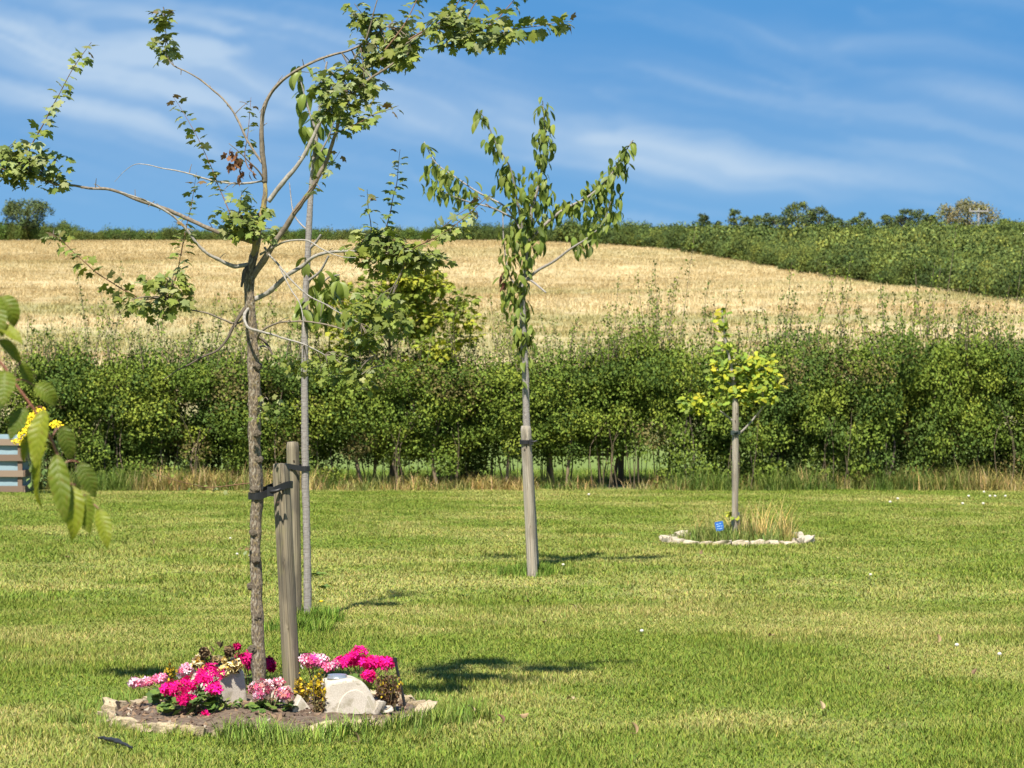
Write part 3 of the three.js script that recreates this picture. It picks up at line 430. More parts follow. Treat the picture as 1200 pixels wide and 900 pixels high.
// ------------------------------------------------------------------ young trees, traced branch by branch at their own distance
const D1 = 11.8, D2 = 16.4, D3 = 20.7, D4 = 25.7;
function traced(pts, d, o, dz = 0, bend = 0) { const n = pts.length - 1; return pts.map(([x, y], i) => { const t = i / Math.max(1, n); return at(x, y, d + dz * t + bend * Math.sin(t * 3.14)).sub(o); }); }
const pxm = (px, d) => px / F * d;

{ // ---- the maple in the flower bed
  const o = at(305, 836, D1); o.y = 0; o.z = -D1;
  const t = thing('young_maple', 'young maple with knobbly brown trunk standing in the flower bed', 'tree', o), r = rng(41), px = (v) => pxm(v, D1);
  const knob = (q) => { const w = [[0, 9.2], [0.06, 8.2], [0.25, 7.2], [0.45, 7.0], [0.5, 7.7], [0.55, 7.0], [0.66, 7.6], [0.75, 7.0], [0.82, 6.6], [0.9, 6], [1, 4.4]]; for (let i = 1; i < w.length; i++) if (q <= w[i][0]) return px(mix(w[i - 1][1], w[i][1], (q - w[i - 1][0]) / (w[i][0] - w[i - 1][0]))); return px(4.4); };
  const trunkPts = [[305, 841], [303, 760], [301, 700], [299, 640], [301, 580], [298, 520], [298, 450], [295, 390], [292, 330], [297, 300]];
  const burl = (q) => knob(q * 0.93) * (1 + 0.06 * Math.sin(q * 47) * Math.sin(q * 19 + 1) + 0.04 * Math.sin(q * 113));
  const trunk = part('trunk', tube(traced(trunkPts, D1, o), 0.04, 0.02, { seg: 14, n: 150, bump: 0.34, rf: burl, seed: 7 }), M.bark, t);
  for (let k = 0; k < 11; k++) { const y = 380 + k * 38 + r() * 20, a = r() * 6.28; const g = new THREE.IcosahedronGeometry(px(4.8 + r() * 2), 2), p = g.attributes.position; for (let i = 0; i < p.count; i++) { const s = 0.8 + 0.4 * vn(p.getX(i) * 140 + k * 9, p.getY(i) * 140 + p.getZ(i) * 90); p.setXYZ(i, p.getX(i) * s, p.getY(i) * s * 0.9, p.getZ(i) * s); } g.computeVertexNormals(); part('burr', g, M.bark, trunk).position.copy(at(299 + Math.cos(a) * 4.5, y, D1 - Math.abs(Math.sin(a)) * px(4.5)).sub(o)); }
  const kink = (P, r0) => { const c = new THREE.CatmullRomCurve3(P, false, 'centripetal'), n = Math.max(P.length, Math.round(c.getLength() / 0.075)), Q = c.getSpacedPoints(n); return Q.map((p, i) => i === 0 || i === n ? p : p.add(rdir(r).multiplyScalar(px(r0 > 2 ? 1.5 : 1.0) * (0.3 + 0.9 * r())))); };
  const spurs = (h, n) => { const g = []; for (let i = 0; i < n; i++) { const q = 0.12 + 0.75 * r(), p = h.c.getPointAt(q), d = rdir(r).addScaledVector(h.c.getTangentAt(q), 0.7).normalize(), l = 0.02 + 0.07 * r() * r(); g.push(tube([p, p.clone().addScaledVector(d, l * 0.5).add(V(0, 0.004, 0)), p.clone().addScaledVector(d, l)], 0.0028, 0.0014, { seg: 5, n: 3 })); } for (const k of g) { k.userData = {}; part('spur', k, M.twig, h.b); } };
  const B = (pts, r0, r1, dz = 0, m = M.twig, bend = 0, name = 'branch') => { const P = kink(traced(pts, D1, o, dz, bend), r0), g = tube(P, px(r0 * 0.74), px(r1 * 0.55), { n: Math.min(120, P.length * 6), seg: r0 > 2.5 ? 9 : 6, bump: 0.26, seed: Math.floor(r() * 1e6) }), b = part(name, g, m, t); b.userData.curve = undefined; delete b.userData.curve; return { b, c: new THREE.CatmullRomCurve3(P, false, 'centripetal') }; };
  const green = [[0.175, 0.215, 0.034], [0.2, 0.24, 0.038], [0.13, 0.17, 0.032]], pale = [[0.27, 0.3, 0.13], [0.25, 0.28, 0.09]], tipc = [[0.2, 0.13, 0.05], [0.16, 0.17, 0.05]];
  const flush = (c, p, dir, up, s, col) => c.add(mapleLeaves[Math.floor(r() * 3)], frame(p, dir, up, s), col);
  const put = (host, c) => part('foliage', c.build(), M.foliage, host.b, 'stuff');
  // leaves in opposite pairs along a shoot
  const pairs = (host, t0, t1, n1, s0 = 0.05, s1 = 0.035, c = new Cloud(), done = true) => { const n = Math.round(n1 * 1.3); for (let i = 0; i < n; i++) { const q = mix(t0, t1, (i + 0.5) / n), p = host.c.getPointAt(cl(q)), T = host.c.getTangentAt(cl(q)); let sd = T.clone().cross(rdir(r)).normalize(); for (const k of [-1, 1]) { if (r() < 0.1) continue; const dir = sd.clone().multiplyScalar(k).addScaledVector(T, 0.35).add(V(0, -0.15 - 0.35 * r(), 0)), s = mix(s0, s1, i / n) * (0.85 + 0.5 * r()); flush(c, p.clone().addScaledVector(dir, 0.014), dir, V(0, 1, 0).addScaledVector(rdir(r), 0.5), s, vary(i > n - 3 ? tipc[i % 2] : r() < 0.22 ? pale[0] : green[i % 3], r)); } } if (done) put(host, c); return c; };
  const near = (h, p) => { let best = null, bd = 9; for (let i = 0; i <= 24; i++) { const q = h.c.getPointAt(i / 24), e = q.distanceTo(p) + 0.02 * r(); if (e < bd) { bd = e; best = q; } } return best; };
  // a dense spray: leaves at the ends of short twigs inside an ellipse
  const spray = (host, cx, cy, rx, ry, n0, dz, s0 = 0.056, pl = 0.28) => { const n = n0 * 1.3, s = s0 * 0.82; rx *= 1.12; ry *= 1.12; const c = new Cloud(), tw = []; const ctr = at(cx, cy, D1 + dz).sub(o), RX = px(rx), RY = px(ry), RZ = Math.min(RX, 0.16) * 0.9 + 0.04; const nodes = []; for (let k = 0; k < Math.ceil(n / 9); k++) { const q = rdir(r).multiplyScalar(Math.cbrt(r()) * 0.92); nodes.push(ctr.clone().add(V(q.x * RX, q.y * RY, q.z * RZ))); } for (const p of nodes) { const a = near(host, p); tw.push(tube([a, a.clone().lerp(p, 0.6).add(V(0, 0.012, 0)), p], 0.003, 0.0016, { seg: 4, n: 4, cap: false })); for (let i = 0; i < 9; i++) { const dir = rdir(r); dir.y = dir.y * 0.5 - 0.28; const L = p.clone().addScaledVector(dir, 0.018 + 0.05 * r()); flush(c, L, dir, V(-0.25, 1, 0.5).addScaledVector(rdir(r), 0.75), s * (0.6 + 0.65 * r()), vary(r() < pl ? pale[Math.floor(r() * 2)] : green[Math.floor(r() * 3)], r)); } } part('twig', mergeGeometries(tw.map((g) => { g.userData = {}; return g; })), M.twig, host.b, 'stuff'); put(host, c); };
  const top = B([[297, 302], [300, 285], [306, 255], [311, 228], [310, 210]], 6.8, 4.4, 0, M.barkYellow, 0, 'trunk_top');
  const arch = B([[310, 214], [309, 192], [306, 158], [309, 127], [320, 103], [341, 87], [367, 72], [400, 62], [427, 47], [434, 28], [443, -4]], 4.2, 1.1, -0.18);
  const grey = B([[314, 236], [333, 213], [353, 187], [367, 163], [383, 128], [402, 92], [428, 52], [455, 30]], 4.0, 1.2, -0.1, M.greyTwig);
  const dark = B([[294, 327], [312, 298], [343, 253], [367, 217], [384, 183], [393, 158], [400, 130], [420, 103], [452, 80], [482, 60]], 5.2, 1.8, -0.35, M.twig);
  const reach = B([[450, 81], [484, 59], [510, 47], [545, 44], [580, 45], [620, 43], [650, 38], [668, 37]], 1.6, 0.6, 0.2, M.twig); for (const q of [reach]) q.b.position.z += 0.33;
  const up1 = B([[482, 58], [505, 45], [528, 28], [552, -4]], 1.2, 0.7, 0.1, M.redTwig), up2 = B([[545, 44], [556, 20], [574, -4]], 1.1, 0.7, 0.1, M.redTwig), up3 = B([[455, 70], [475, 45], [490, 15], [500, -8]], 1.2, 0.7, 0.1, M.redTwig), up4 = B([[570, 45], [590, 28], [605, 10], [622, -6]], 1.0, 0.5, 0.1, M.redTwig);
  for (const q of [up1, up2, up3, up4]) q.b.position.z += 0.33;
  spray(dark, 408, 108, 36, 40, 210, -0.3); spray(arch, 424, 88, 26, 20, 70, -0.15); spray(grey, 455, 42, 38, 36, 210, -0.12); spray(grey, 425, 10, 14, 18, 40, -0.12); spray(dark, 482, 62, 14, 12, 24, -0.36, 0.065);
  spray(reach, 545, 44, 42, 20, 170, -0.15); spray(reach, 520, 38, 18, 14, 40, -0.2); pairs(reach, 0.55, 1, 16, 0.05, 0.05); pairs(up4, 0.2, 1, 8); pairs(up1, 0.55, 1, 5); pairs(up3, 0.4, 1, 7); pairs(up2, 0.5, 1, 3); spray(reach, 584, 44, 14, 16, 34, -0.1);
  // long arm to the left
  const arm = B([[299, 284], [267, 277], [233, 263], [200, 248], [173, 238], [133, 224], [93, 218], [62, 215], [30, 205], [-6, 196]], 4.0, 1.4, -0.25, M.twig), arm2 = B([[291, 310], [277, 312], [253, 303], [233, 287], [217, 267], [197, 248], [173, 236], [140, 225]], 3.4, 1.2, -0.2, M.greyTwig);
  spray(arm, 12, 188, 28, 24, 120, -0.25); spray(arm, 45, 196, 26, 24, 110, -0.25); spray(arm, -20, 195, 24, 22, 60, -0.25);
  const fly = B([[42, 192], [54, 165], [78, 122], [98, 85], [117, 58]], 1.1, 0.5, -0.25, M.redTwig); fly.b.position.z += 0.24; pairs(fly, 0.05, 1, 15, 0.055, 0.045);
  const dead = B([[308, 212], [273, 215], [233, 207], [200, 199], [170, 193], [153, 194], [134, 213]], 1.8, 0.4, 0.25, M.greyTwig);
  const left = B([[308, 192], [293, 170], [280, 143], [268, 122], [247, 103], [227, 89], [207, 78], [195, 68], [195, 43], [191, 8]], 2.2, 0.6, 0.2); pairs(left, 0.82, 1, 9, 0.05, 0.05); spray(left, 192, 58, 9, 8, 27, 0.2); spray(left, 191, 16, 7, 8, 18, 0.2, 0.05);
  const brown = B([[312, 215], [300, 198], [285, 182], [268, 168]], 1.8, 0.7, -0.12); { const c = new Cloud(); for (let i = 0; i < 20; i++) { const w = r() < 0.5, p = at((w ? 270 : 288) + (r() - 0.5) * 16, (w ? 183 : 197) + (r() - 0.5) * 22, D1 - 0.1 + (r() - 0.5) * 0.06).sub(o); c.add(mapleLeaves[1], frame(p, V(r() - 0.5, -0.9, r() - 0.5), rdir(r), 0.034 + 0.02 * r(), 0.022 + 0.014 * r()), vary([0.19, 0.085, 0.035], r, 0.45)); } put(brown, c); }
  const t8 = B([[300, 205], [288, 190], [290, 160], [294, 114]], 1.0, 0.4, 0.15, M.redTwig); pairs(t8, 0.25, 1, 9, 0.04, 0.035);
  const t9 = B([[275, 262], [258, 225], [245, 190], [225, 150], [202, 112]], 1.0, 0.4, 0.2, M.redTwig); pairs(t9, 0.2, 1, 13, 0.05, 0.04);
  const c6 = B([[302, 275], [292, 262], [280, 250]], 1.8, 0.9, -0.08); spray(c6, 277, 250, 26, 26, 120, -0.1); spray(c6, 306, 272, 14, 12, 27, -0.12, 0.045); 
  const t10 = B([[212, 300], [217, 270], [224, 240], [230, 202]], 0.9, 0.4, 0.05, M.redTwig); pairs(t10, 0.1, 1, 9, 0.048, 0.035);
  const low = B([[290, 372], [275, 379], [247, 368], [213, 360], [192, 350]], 2.0, 1.0, -0.2); spray(low, 186, 346, 36, 24, 140, -0.2); spray(low, 205, 330, 16, 12, 36, -0.2);
  const lowTip = B([[168, 350], [133, 330], [107, 310], [83, 287], [67, 275]], 1.2, 0.5, -0.1, M.redTwig); lowTip.b.position.z += 0.2; pairs(lowTip, 0.05, 1, 10, 0.05, 0.04); spray(lowTip, 72, 277, 8, 5, 18, -0.05, 0.04);
  const lowUp = B([[203, 335], [212, 300], [219, 262]], 0.9, 0.4, -0.2, M.redTwig); pairs(lowUp, 0.1, 1, 7, 0.05, 0.04);
  B([[290, 358], [287, 363], [273, 383], [260, 407], [240, 418], [213, 432], [192, 445]], 3.2, 0.7, -0.15, M.stemDark);
  B([[291, 312], [288, 318], [283, 336]], 3.6, 2.8, -0.06, M.stemDark); B([[300, 395], [311, 400], [320, 418]], 2.8, 1.6, -0.05, M.stemDark); B([[301, 412], [309, 405], [317, 411]], 2, 1.2, 0.02, M.greyTwig);
  const r1 = B([[298, 351], [320, 338], [337, 323], [357, 308], [374, 297], [410, 295], [436, 295], [455, 298]], 4.2, 1.8, -0.25, M.greyTwig); spray(r1, 455, 292, 40, 22, 230, -0.2, 0.055, 0.2); spray(r1, 500, 296, 22, 18, 80, -0.2); spray(r1, 440, 275, 22, 12, 50, -0.2);
  const shoot = B([[450, 374], [473, 323], [484, 297], [510, 283], [540, 263], [575, 232]], 1.4, 0.6, -0.3, M.redTwig); pairs(shoot, 0.3, 1, 14, 0.05, 0.035); spray(shoot, 455, 362, 34, 22, 110, -0.28, 0.06, 0.12); spray(shoot, 530, 270, 14, 8, 27, -0.3, 0.045);
  const s2 = B([[455, 270], [463, 238], [468, 210], [471, 180]], 0.9, 0.4, -0.2, M.redTwig); pairs(s2, 0, 1, 10, 0.045, 0.035); const s3 = B([[438, 275], [435, 250], [433, 226]], 0.9, 0.4, -0.2, M.redTwig); pairs(s3, 0.1, 1, 6, 0.042, 0.035); const s4 = B([[500, 287], [520, 270], [545, 250], [560, 245]], 0.9, 0.4, -0.2, M.redTwig); pairs(s4, 0.1, 1, 7, 0.045, 0.035);
  for (const q of [shoot, s2, s3, s4]) q.b.position.z += 0.2;
  const s5 = B([[392, 165], [410, 158], [440, 143], [470, 132]], 1.0, 0.4, -0.3, M.redTwig); s5.b.position.z += 0.28; pairs(s5, 0.1, 1, 9, 0.045, 0.035);
  const s6 = B([[345, 252], [358, 235], [385, 200], [400, 180]], 1.0, 0.4, -0.2, M.redTwig); s6.b.position.z += 0.1; pairs(s6, 0.3, 1, 5, 0.04, 0.035);
  B([[305, 298], [320, 290], [333, 283], [360, 282], [387, 297], [417, 302]], 2.0, 0.8, -0.4, M.greyTwig);
  const hang = B([[310, 290], [318, 302], [333, 317], [353, 340], [390, 362], [422, 379]], 1.8, 0.9, -0.35, M.greyTwig); B([[330, 314], [348, 347], [357, 367], [359, 396]], 1.4, 0.7, -0.3, M.greyTwig).b.position.z += 0.12;
  const w1 = B([[294, 358], [287, 368], [290, 382], [300, 387], [330, 395], [357, 405], [381, 416]], 2.8, 0.9, -0.3, M.greyTwig), w2 = B([[301, 398], [308, 388], [327, 378], [353, 377], [393, 383], [423, 400], [450, 428]], 2.0, 0.6, -0.45, M.twig);
  spray(hang, 425, 386, 18, 14, 40, -0.36, 0.05); spray(w1, 400, 428, 34, 14, 90, -0.3, 0.045, 0.15); spray(w1, 350, 420, 18, 12, 36, -0.2, 0.04, 0.3); spray(w2, 425, 440, 20, 10, 36, -0.42, 0.045, 0.15);
  for (const [h, n] of [[arch, 9], [grey, 6], [dark, 9], [arm, 12], [arm2, 7], [dead, 6], [left, 8], [r1, 7], [hang, 7], [w1, 5], [w2, 6], [low, 4]]) spurs(h, n);
  const sp = B([[293, 566], [250, 571], [215, 565], [177, 554]], 0.9, 0.4, -0.2, M.redTwig); pairs(sp, 0.1, 1, 8, 0.02, 0.02);
  const bud = B([[296, 648], [289, 641], [285, 640]], 0.9, 0.6, -0.05, M.redTwig); pairs(bud, 0.4, 1, 2, 0.02, 0.02);
  const bits = B([[298, 470], [303, 462], [308, 468]], 0.8, 0.5, -0.06); spray(bits, 310, 476, 8, 14, 18, -0.06, 0.035);
}

// leaf tones shared by the cherries: each leaf is a mesh of its own
const cherryMats = [[0.16, 0.21, 0.034], [0.19, 0.24, 0.038], [0.125, 0.17, 0.03], [0.23, 0.275, 0.06], [0.19, 0.23, 0.08]].map(([a, b, c]) => leafy({ color: lin(a, b, c), roughness: 0.5 }));
const paleMats = [[0.19, 0.25, 0.045], [0.16, 0.215, 0.04], [0.22, 0.27, 0.06]].map(([a, b, c]) => leafy({ color: lin(a, b, c), roughness: 0.42, transmission: 0.35 }));
function hangLeaf(host, p, r, s, mats, out = rdir(r)) { const dir = V(out.x * 1.2, -0.25 - 0.9 * r(), out.z), m = part('leaf', cherryLeaves[Math.floor(r() * 4)], mats[Math.floor(r() * mats.length)], host); m.matrixAutoUpdate = true; frame(p, dir, V(out.x * 0.8, 0.7, out.z * 0.8 + 0.25).addScaledVector(rdir(r), 0.35), s).decompose(m.position, m.quaternion, m.scale); }
function leafRun(host, curve, t0, t1, n, spread, s, mats, r) { for (let i = 0; i < n; i++) { const p = curve.getPointAt(cl(mix(t0, t1, (i + r()) / n))).add(rdir(r).multiplyScalar(spread * r())); hangLeaf(host, p, r, s * (0.7 + 0.5 * r()), mats); } }
function leafKnot(host, c, rx, ry, n, s, mats, r) { for (let i = 0; i < n; i++) { const q = rdir(r).multiplyScalar(Math.cbrt(r())); hangLeaf(host, c.clone().add(V(q.x * rx, q.y * ry, q.z * rx)), r, s * (0.7 + 0.5 * r()), mats); } }

{ // ---- the cherry behind it
  const o = V(at(361, 700, D2).x, 0, -D2), t = thing('young_cherry', 'slim grey barked cherry tied to the stake behind the maple', 'tree', o), r = rng(43), px = (v) => pxm(v, D2);
  const P = traced([[361, 733], [360, 650], [358, 560], [357, 470], [357, 420], [358, 350], [361, 290], [363, 245], [366, 205], [371, 160], [378, 100], [383, 72]], D2, o), c = new THREE.CatmullRomCurve3(P, false, 'centripetal');
  const trunk = part('trunk', tube(P, px(6), px(1.6), { seg: 10, n: 110, bump: 0.12, seed: 3, rf: (q) => px(mix(4.8, 3.6, q / 0.72) * (q < 0.72 ? 1 : 1 - (q - 0.72) / 0.28 * 0.65)) }), M.cherryBark, t);
  const B = (pts, r0, r1, dz) => { const Q = traced(pts, D2, o, dz), b = part('branch', tube(Q, px(r0), px(r1), { seg: 6, bump: 0.1 }), M.cherryBark, t); return { b, c: new THREE.CatmullRomCurve3(Q, false, 'centripetal') }; };
  const K = (host, x, y, dz, rx, ry, n) => leafKnot(host, at(x, y, D2 + dz).sub(o), px(rx), px(ry), n, 0.125, paleMats, r);
  const b1 = B([[372, 158], [362, 130], [352, 95], [347, 84]], 1.6, 0.6, 0.1); K(b1.b, 350, 85, 0.1, 12, 10, 8); K(b1.b, 352, 112, 0.1, 12, 10, 10);
  const b2 = B([[367, 200], [375, 180], [385, 160], [392, 140]], 1.6, 0.6, -0.1); K(b2.b, 362, 150, 0, 15, 22, 16); K(b2.b, 370, 180, -0.05, 10, 18, 14);
  K(trunk, 385, 130, 0, 12, 25, 14);
  B([[362, 271], [352, 262], [344, 250], [339, 214]], 1.2, 0.5, 0.2); B([[362, 292], [370, 284], [376, 275]], 2.2, 1.4, -0.05); B([[360, 330], [375, 318], [385, 300]], 1.8, 1.3, -0.1);
  const b3 = B([[359, 356], [372, 340], [385, 325], [398, 322]], 1.6, 0.8, -0.15); K(b3.b, 380, 330, -0.15, 22, 22, 40); K(b3.b, 368, 362, -0.05, 20, 18, 28); K(b3.b, 360, 310, 0, 10, 12, 8); K(b3.b, 388, 365, -0.1, 12, 16, 10);
}
{ // ---- the cherry in the middle of the lawn
  const o = V(at(624, 676, D3).x, 0, -D3), t = thing('leafy_cherry', 'leafy young cherry tied to a leaning stake on open lawn', 'tree', o), r = rng(44), px = (v) => pxm(v, D3);
  const back = 0.075;
  const P = traced([[628, 676], [624, 600], [620, 540], [617, 495], [616, 440], [613, 385], [613, 330], [619, 280], [624, 240]], D3 + back, o), c = new THREE.CatmullRomCurve3(P, false, 'centripetal');
  const trunk = part('trunk', tube(P, px(6), px(2.5), { seg: 10, n: 90, bump: 0.1, rf: (q) => px(q < 0.65 ? mix(4.6, 4.1, q / 0.65) : mix(4.1, 2, (q - 0.65) / 0.35)) }), M.cherryBark, t);
  const B = (pts, r0, r1, dz) => { const Q = traced(pts, D3 + back, o, dz), b = part('branch', tube(Q, px(r0), px(r1), { seg: 6, bump: 0.1 }), M.cherryBark, t); return { b, c: new THREE.CatmullRomCurve3(Q, false, 'centripetal') }; };
  const lead = B([[623, 245], [630, 222], [636, 190], [638, 150], [636, 118]], 2.0, 0.6, 0.1), b = B([[614, 280], [606, 235], [597, 195], [581, 168], [570, 142], [561, 129]], 1.7, 0.5, -0.25), c3 = B([[618, 288], [604, 258], [593, 243], [560, 225], [533, 207], [510, 190], [497, 166]], 1.5, 0.5, 0.25), c4 = B([[602, 256], [578, 244], [545, 235], [517, 224]], 1.2, 0.5, -0.1), dR = B([[621, 282], [640, 262], [660, 246], [690, 230], [715, 206], [731, 180], [742, 164]], 2.2, 0.6, -0.15), e = B([[613, 332], [630, 317], [648, 307], [668, 292], [690, 278], [706, 262], [716, 236]], 2.0, 0.6, -0.4), e2 = B([[613, 325], [624, 330], [640, 343]], 1.6, 1.1, -0.2), tw = B([[613, 340], [598, 325], [591, 290], [589, 250]], 1.2, 0.6, 0.1);
  void e2; void tw;
  const s = 0.11, m = cherryMats, run = (h, a, z, n, sp) => leafRun(h.b ?? h, h.c ?? c, a, z, n, px(sp), s, m, r);
  run(lead, 0.35, 0.72, 14, 7); run(lead, 0.72, 0.86, 12, 9); run(lead, 0.9, 1, 8, 7); run(lead, 0, 0.35, 12, 10);
  run(b, 0.25, 0.6, 12, 8); run(b, 0.62, 0.82, 13, 9); run(b, 0.9, 1, 7, 8);
  run(c3, 0.55, 0.9, 26, 13); run(c3, 0.93, 1, 6, 6); run(c3, 0.3, 0.5, 3, 5); run(c4, 0.6, 1, 7, 6);
  run(dR, 0.25, 0.6, 18, 8); run(dR, 0.55, 1, 44, 10); run(e, 0.55, 1, 36, 12);
  run(trunk, 0.78, 1, 52, 18); run(trunk, 0.62, 0.8, 26, 9); run(trunk, 0.5, 0.62, 12, 6);
  leafKnot(trunk, at(595, 330, D3).sub(o), px(12), px(22), 16, s, m, r); leafKnot(trunk, at(590, 296, D3).sub(o), px(10), px(10), 4, s, m, r);
  { const c = new Cloud(), cols = [[0.16, 0.21, 0.034], [0.19, 0.24, 0.038], [0.125, 0.17, 0.03]]; for (const [x, y, rx, ry, n] of [[622, 235, 34, 44, 150], [612, 280, 28, 34, 105], [604, 345, 16, 38, 70], [614, 395, 11, 32, 34], [705, 235, 28, 38, 95], [682, 282, 20, 16, 24], [514, 208, 27, 22, 60], [578, 165, 12, 18, 16], [638, 165, 15, 32, 40], [726, 190, 14, 18, 26], [660, 245, 20, 14, 26], [636, 130, 10, 12, 10], [565, 135, 10, 10, 8], [590, 205, 14, 20, 22], [545, 222, 16, 12, 12], [690, 235, 26, 18, 30]]) for (let i = 0; i < n; i++) { const q = rdir(r).multiplyScalar(Math.cbrt(r())), out = rdir(r); c.add(cherryLeaves[i % 4], frame(at(x + q.x * rx, y + q.y * ry, D3 + back + q.z * px(rx)).sub(o), V(out.x, -0.55 - 0.9 * r(), out.z * 0.8), V(out.x * 0.8, 0.7, out.z * 0.8 + 0.25).addScaledVector(rdir(r), 0.35), s * (0.65 + 0.5 * r())), vary(cols[i % 3], r)); } part('foliage', c.build(), M.foliage, trunk, 'stuff'); }
  const dm = leafy({ color: lin(0.1, 0.035, 0.02) }); for (let i = 0; i < 8; i++) hangLeaf(trunk, at(590 + r() * 6 - 3, 318 + r() * 18, D3 - 0.1).sub(o), r, 0.07, [dm]);
}
{ // ---- the little oak in the stone ring
  const o = V(ring.x - 0.03, 0, -D4), t = thing('young_oak', 'small oak with yellow green leaves inside the white stone ring', 'tree', o), r = rng(45), px = (v) => pxm(v, D4);
  const P = traced([[861, 636], [862, 580], [862, 520], [862, 470], [859, 445], [856, 425], [852, 408], [848, 385], [846, 362]], D4, o);
  const trunk = part('trunk', tube(P, px(4), px(1), { seg: 8, rf: (q) => px(q < 0.6 ? 3.0 : mix(2.8, 0.5, (q - 0.6) / 0.4)) }), M.greyTwig, t);
  const guard = part('trunk_guard', tube(traced([[861, 634], [862, 600]], D4, o), px(4.6), px(4.6), { seg: 12, n: 2 }), std({ color: lin(0.5, 0.46, 0.41), roughness: 0.6 }), t);
  for (let k = 0; k < 7; k++) { const g = new THREE.TorusGeometry(px(4.6), 0.004, 5, 14).rotateX(Math.PI / 2 + 0.25); part('coil', g, guard.material, guard).position.copy(at(861.5, 632 - k * 5, D4).sub(o)); }
  const B = (pts, r0, r1, dz) => { const Q = traced(pts, D4, o, dz), b = part('branch', tube(Q, px(r0), px(r1), { seg: 6 }), M.greyTwig, t); return { b, c: new THREE.CatmullRomCurve3(Q, false, 'centripetal') }; };
  const yg = [[0.33, 0.38, 0.03], [0.38, 0.4, 0.03], [0.24, 0.32, 0.035], [0.18, 0.26, 0.035], [0.44, 0.41, 0.028]];
  const spray = (h, x, y, dz, rx, ry, n) => { const c = new Cloud(), ctr = at(x, y, D4 + dz).sub(o); for (let i = 0; i < n * 2.6; i++) { const q = rdir(r).multiplyScalar(Math.cbrt(r())), p = ctr.clone().add(V(q.x * px(rx), q.y * px(ry), q.z * px(rx) * 0.8)), dir = rdir(r); dir.y = dir.y * 0.6 - 0.1; c.add(oakLeaves[i % 2], frame(p, dir, V(0, 0.8, 0.7).addScaledVector(rdir(r), 0.7), 0.07 + 0.04 * r(), 0.085), vary(yg[Math.floor(r() * (q.y > 0.2 ? 5 : 4))], r, 0.25)); } part('foliage', c.build(), M.foliage, h.b ?? h, 'stuff'); };
  const l = B([[860, 494], [845, 483], [830, 476], [812, 468]], 1.4, 0.6, -0.1), rr = B([[862, 512], [875, 500], [886, 487], [894, 476], [893, 455]], 1.4, 0.6, -0.1), r2 = B([[859, 450], [875, 440], [895, 432], [908, 440]], 1, 0.5, 0.1), l2 = B([[861, 455], [845, 440], [838, 428]], 1, 0.5, 0.15);
  spray(l, 812, 472, -0.1, 19, 11, 40); spray(l, 833, 478, -0.1, 14, 9, 18); spray(trunk, 866, 446, 0, 22, 28, 80); spray(r2, 893, 434, 0.1, 20, 19, 54); spray(r2, 903, 455, 0.05, 12, 18, 26); spray(l2, 846, 445, 0.15, 20, 24, 44); spray(trunk, 876, 425, 0, 14, 12, 16); spray(rr, 880, 462, -0.1, 18, 12, 34); spray(trunk, 851, 412, 0, 9, 14, 12); spray(trunk, 847, 378, 0, 8, 18, 14);
  const sprout = B([[861, 606], [856, 602]], 0.6, 0.4, -0.08); spray(sprout, 860, 603, -0.1, 5, 3, 4);
}

// ------------------------------------------------------------------ stakes and ties
function stake(label, topPx, botPx, d, w, seed, lean = 0, crack = true, wood = M.wood) {
  const b = at(botPx[0], botPx[1], d); b.y = 0; const o = V(b.x, 0, -d), t = thing('wooden_stake', label, 'stake', o), e = at(topPx[0], topPx[1], d).sub(o); e.z = lean; const R = pxm(w / 2, d);
  const r = rng(seed), N = 36, S = 48, pos = [], uv = [], idx = [], c0 = Math.floor(S * 0.7), q0 = V(0, -0.12, 0);
  for (let i = 0; i <= S; i++) { const tt = i / S, cx = mix(q0.x, e.x, tt), cy = mix(q0.y, e.y, tt), cz = mix(0, e.z, tt); for (let k = 0; k <= N; k++) { const kk = k % N, a = kk / N * 6.2832; let rr = R * (1 + 0.05 * (vn(kk * 0.5 + seed, tt * 7) - 0.5) + 0.03 * (vn(kk * 1.4 + seed, tt * 30) - 0.5)); rr *= 1 + 0.04 * Math.cos(4 * a); if (crack && tt > 0.03) { const ka = 8 + Math.round(1.6 * Math.sin(tt * 3)); if (kk === ka) rr *= 0.55; } if (i === S) rr *= 0.86; pos.push(cx + Math.cos(a) * rr, cy + (i === S ? 0.006 : 0), cz + Math.sin(a) * rr); uv.push(k / N * 6.28 * R, tt * e.y + seed * 0.37); } }
  for (let i = 0; i < S; i++) for (let k = 0; k < N; k++) { const a = i * (N + 1) + k, b2 = a + N + 1; idx.push(a, b2, a + 1, b2, b2 + 1, a + 1); }
  const m = pos.length / 3; pos.push(e.x, e.y + 0.01, e.z); uv.push(0, 0); for (let k = 0; k < N; k++) { const a = S * (N + 1) + k; idx.push(a, m, a + 1); } void c0;
  part('shaft', geoFrom(pos, idx, uv), wood, t);
  const nail = std({ color: lin(0.08, 0.05, 0.035), metalness: 0.6, roughness: 0.6 }); for (let k = 0; k < 2; k++) { const g = new THREE.CylinderGeometry(0.006, 0.006, 0.012, 8).rotateX(Math.PI / 2); part('nail', g, nail, t).position.set(mix(0, e.x, 0.9 - k * 0.05) + (r() - 0.5) * R, e.y * (0.9 - k * 0.05), mix(0, e.z, 0.9) + R * 0.97); }
  return t;
}
stake('weathered square wooden stake with long crack beside the maple', [329, 545], [345, 830], 11.87, 19.5, 1);
stake('round topped wooden stake tied to the slim cherry', [343, 519], [347, 736], 16.46, 14.5, 2, 0, false);
stake('leaning pale split wooden stake holding the leafy cherry', [616, 500], [625, 676], 20.6, 12, 3, 0, true, M.paleWood);
stake('thin grey stake against the little oak in stone ring', [862, 468], [861, 634], 25.58, 7.2, 4, 0, true, M.paleWood);

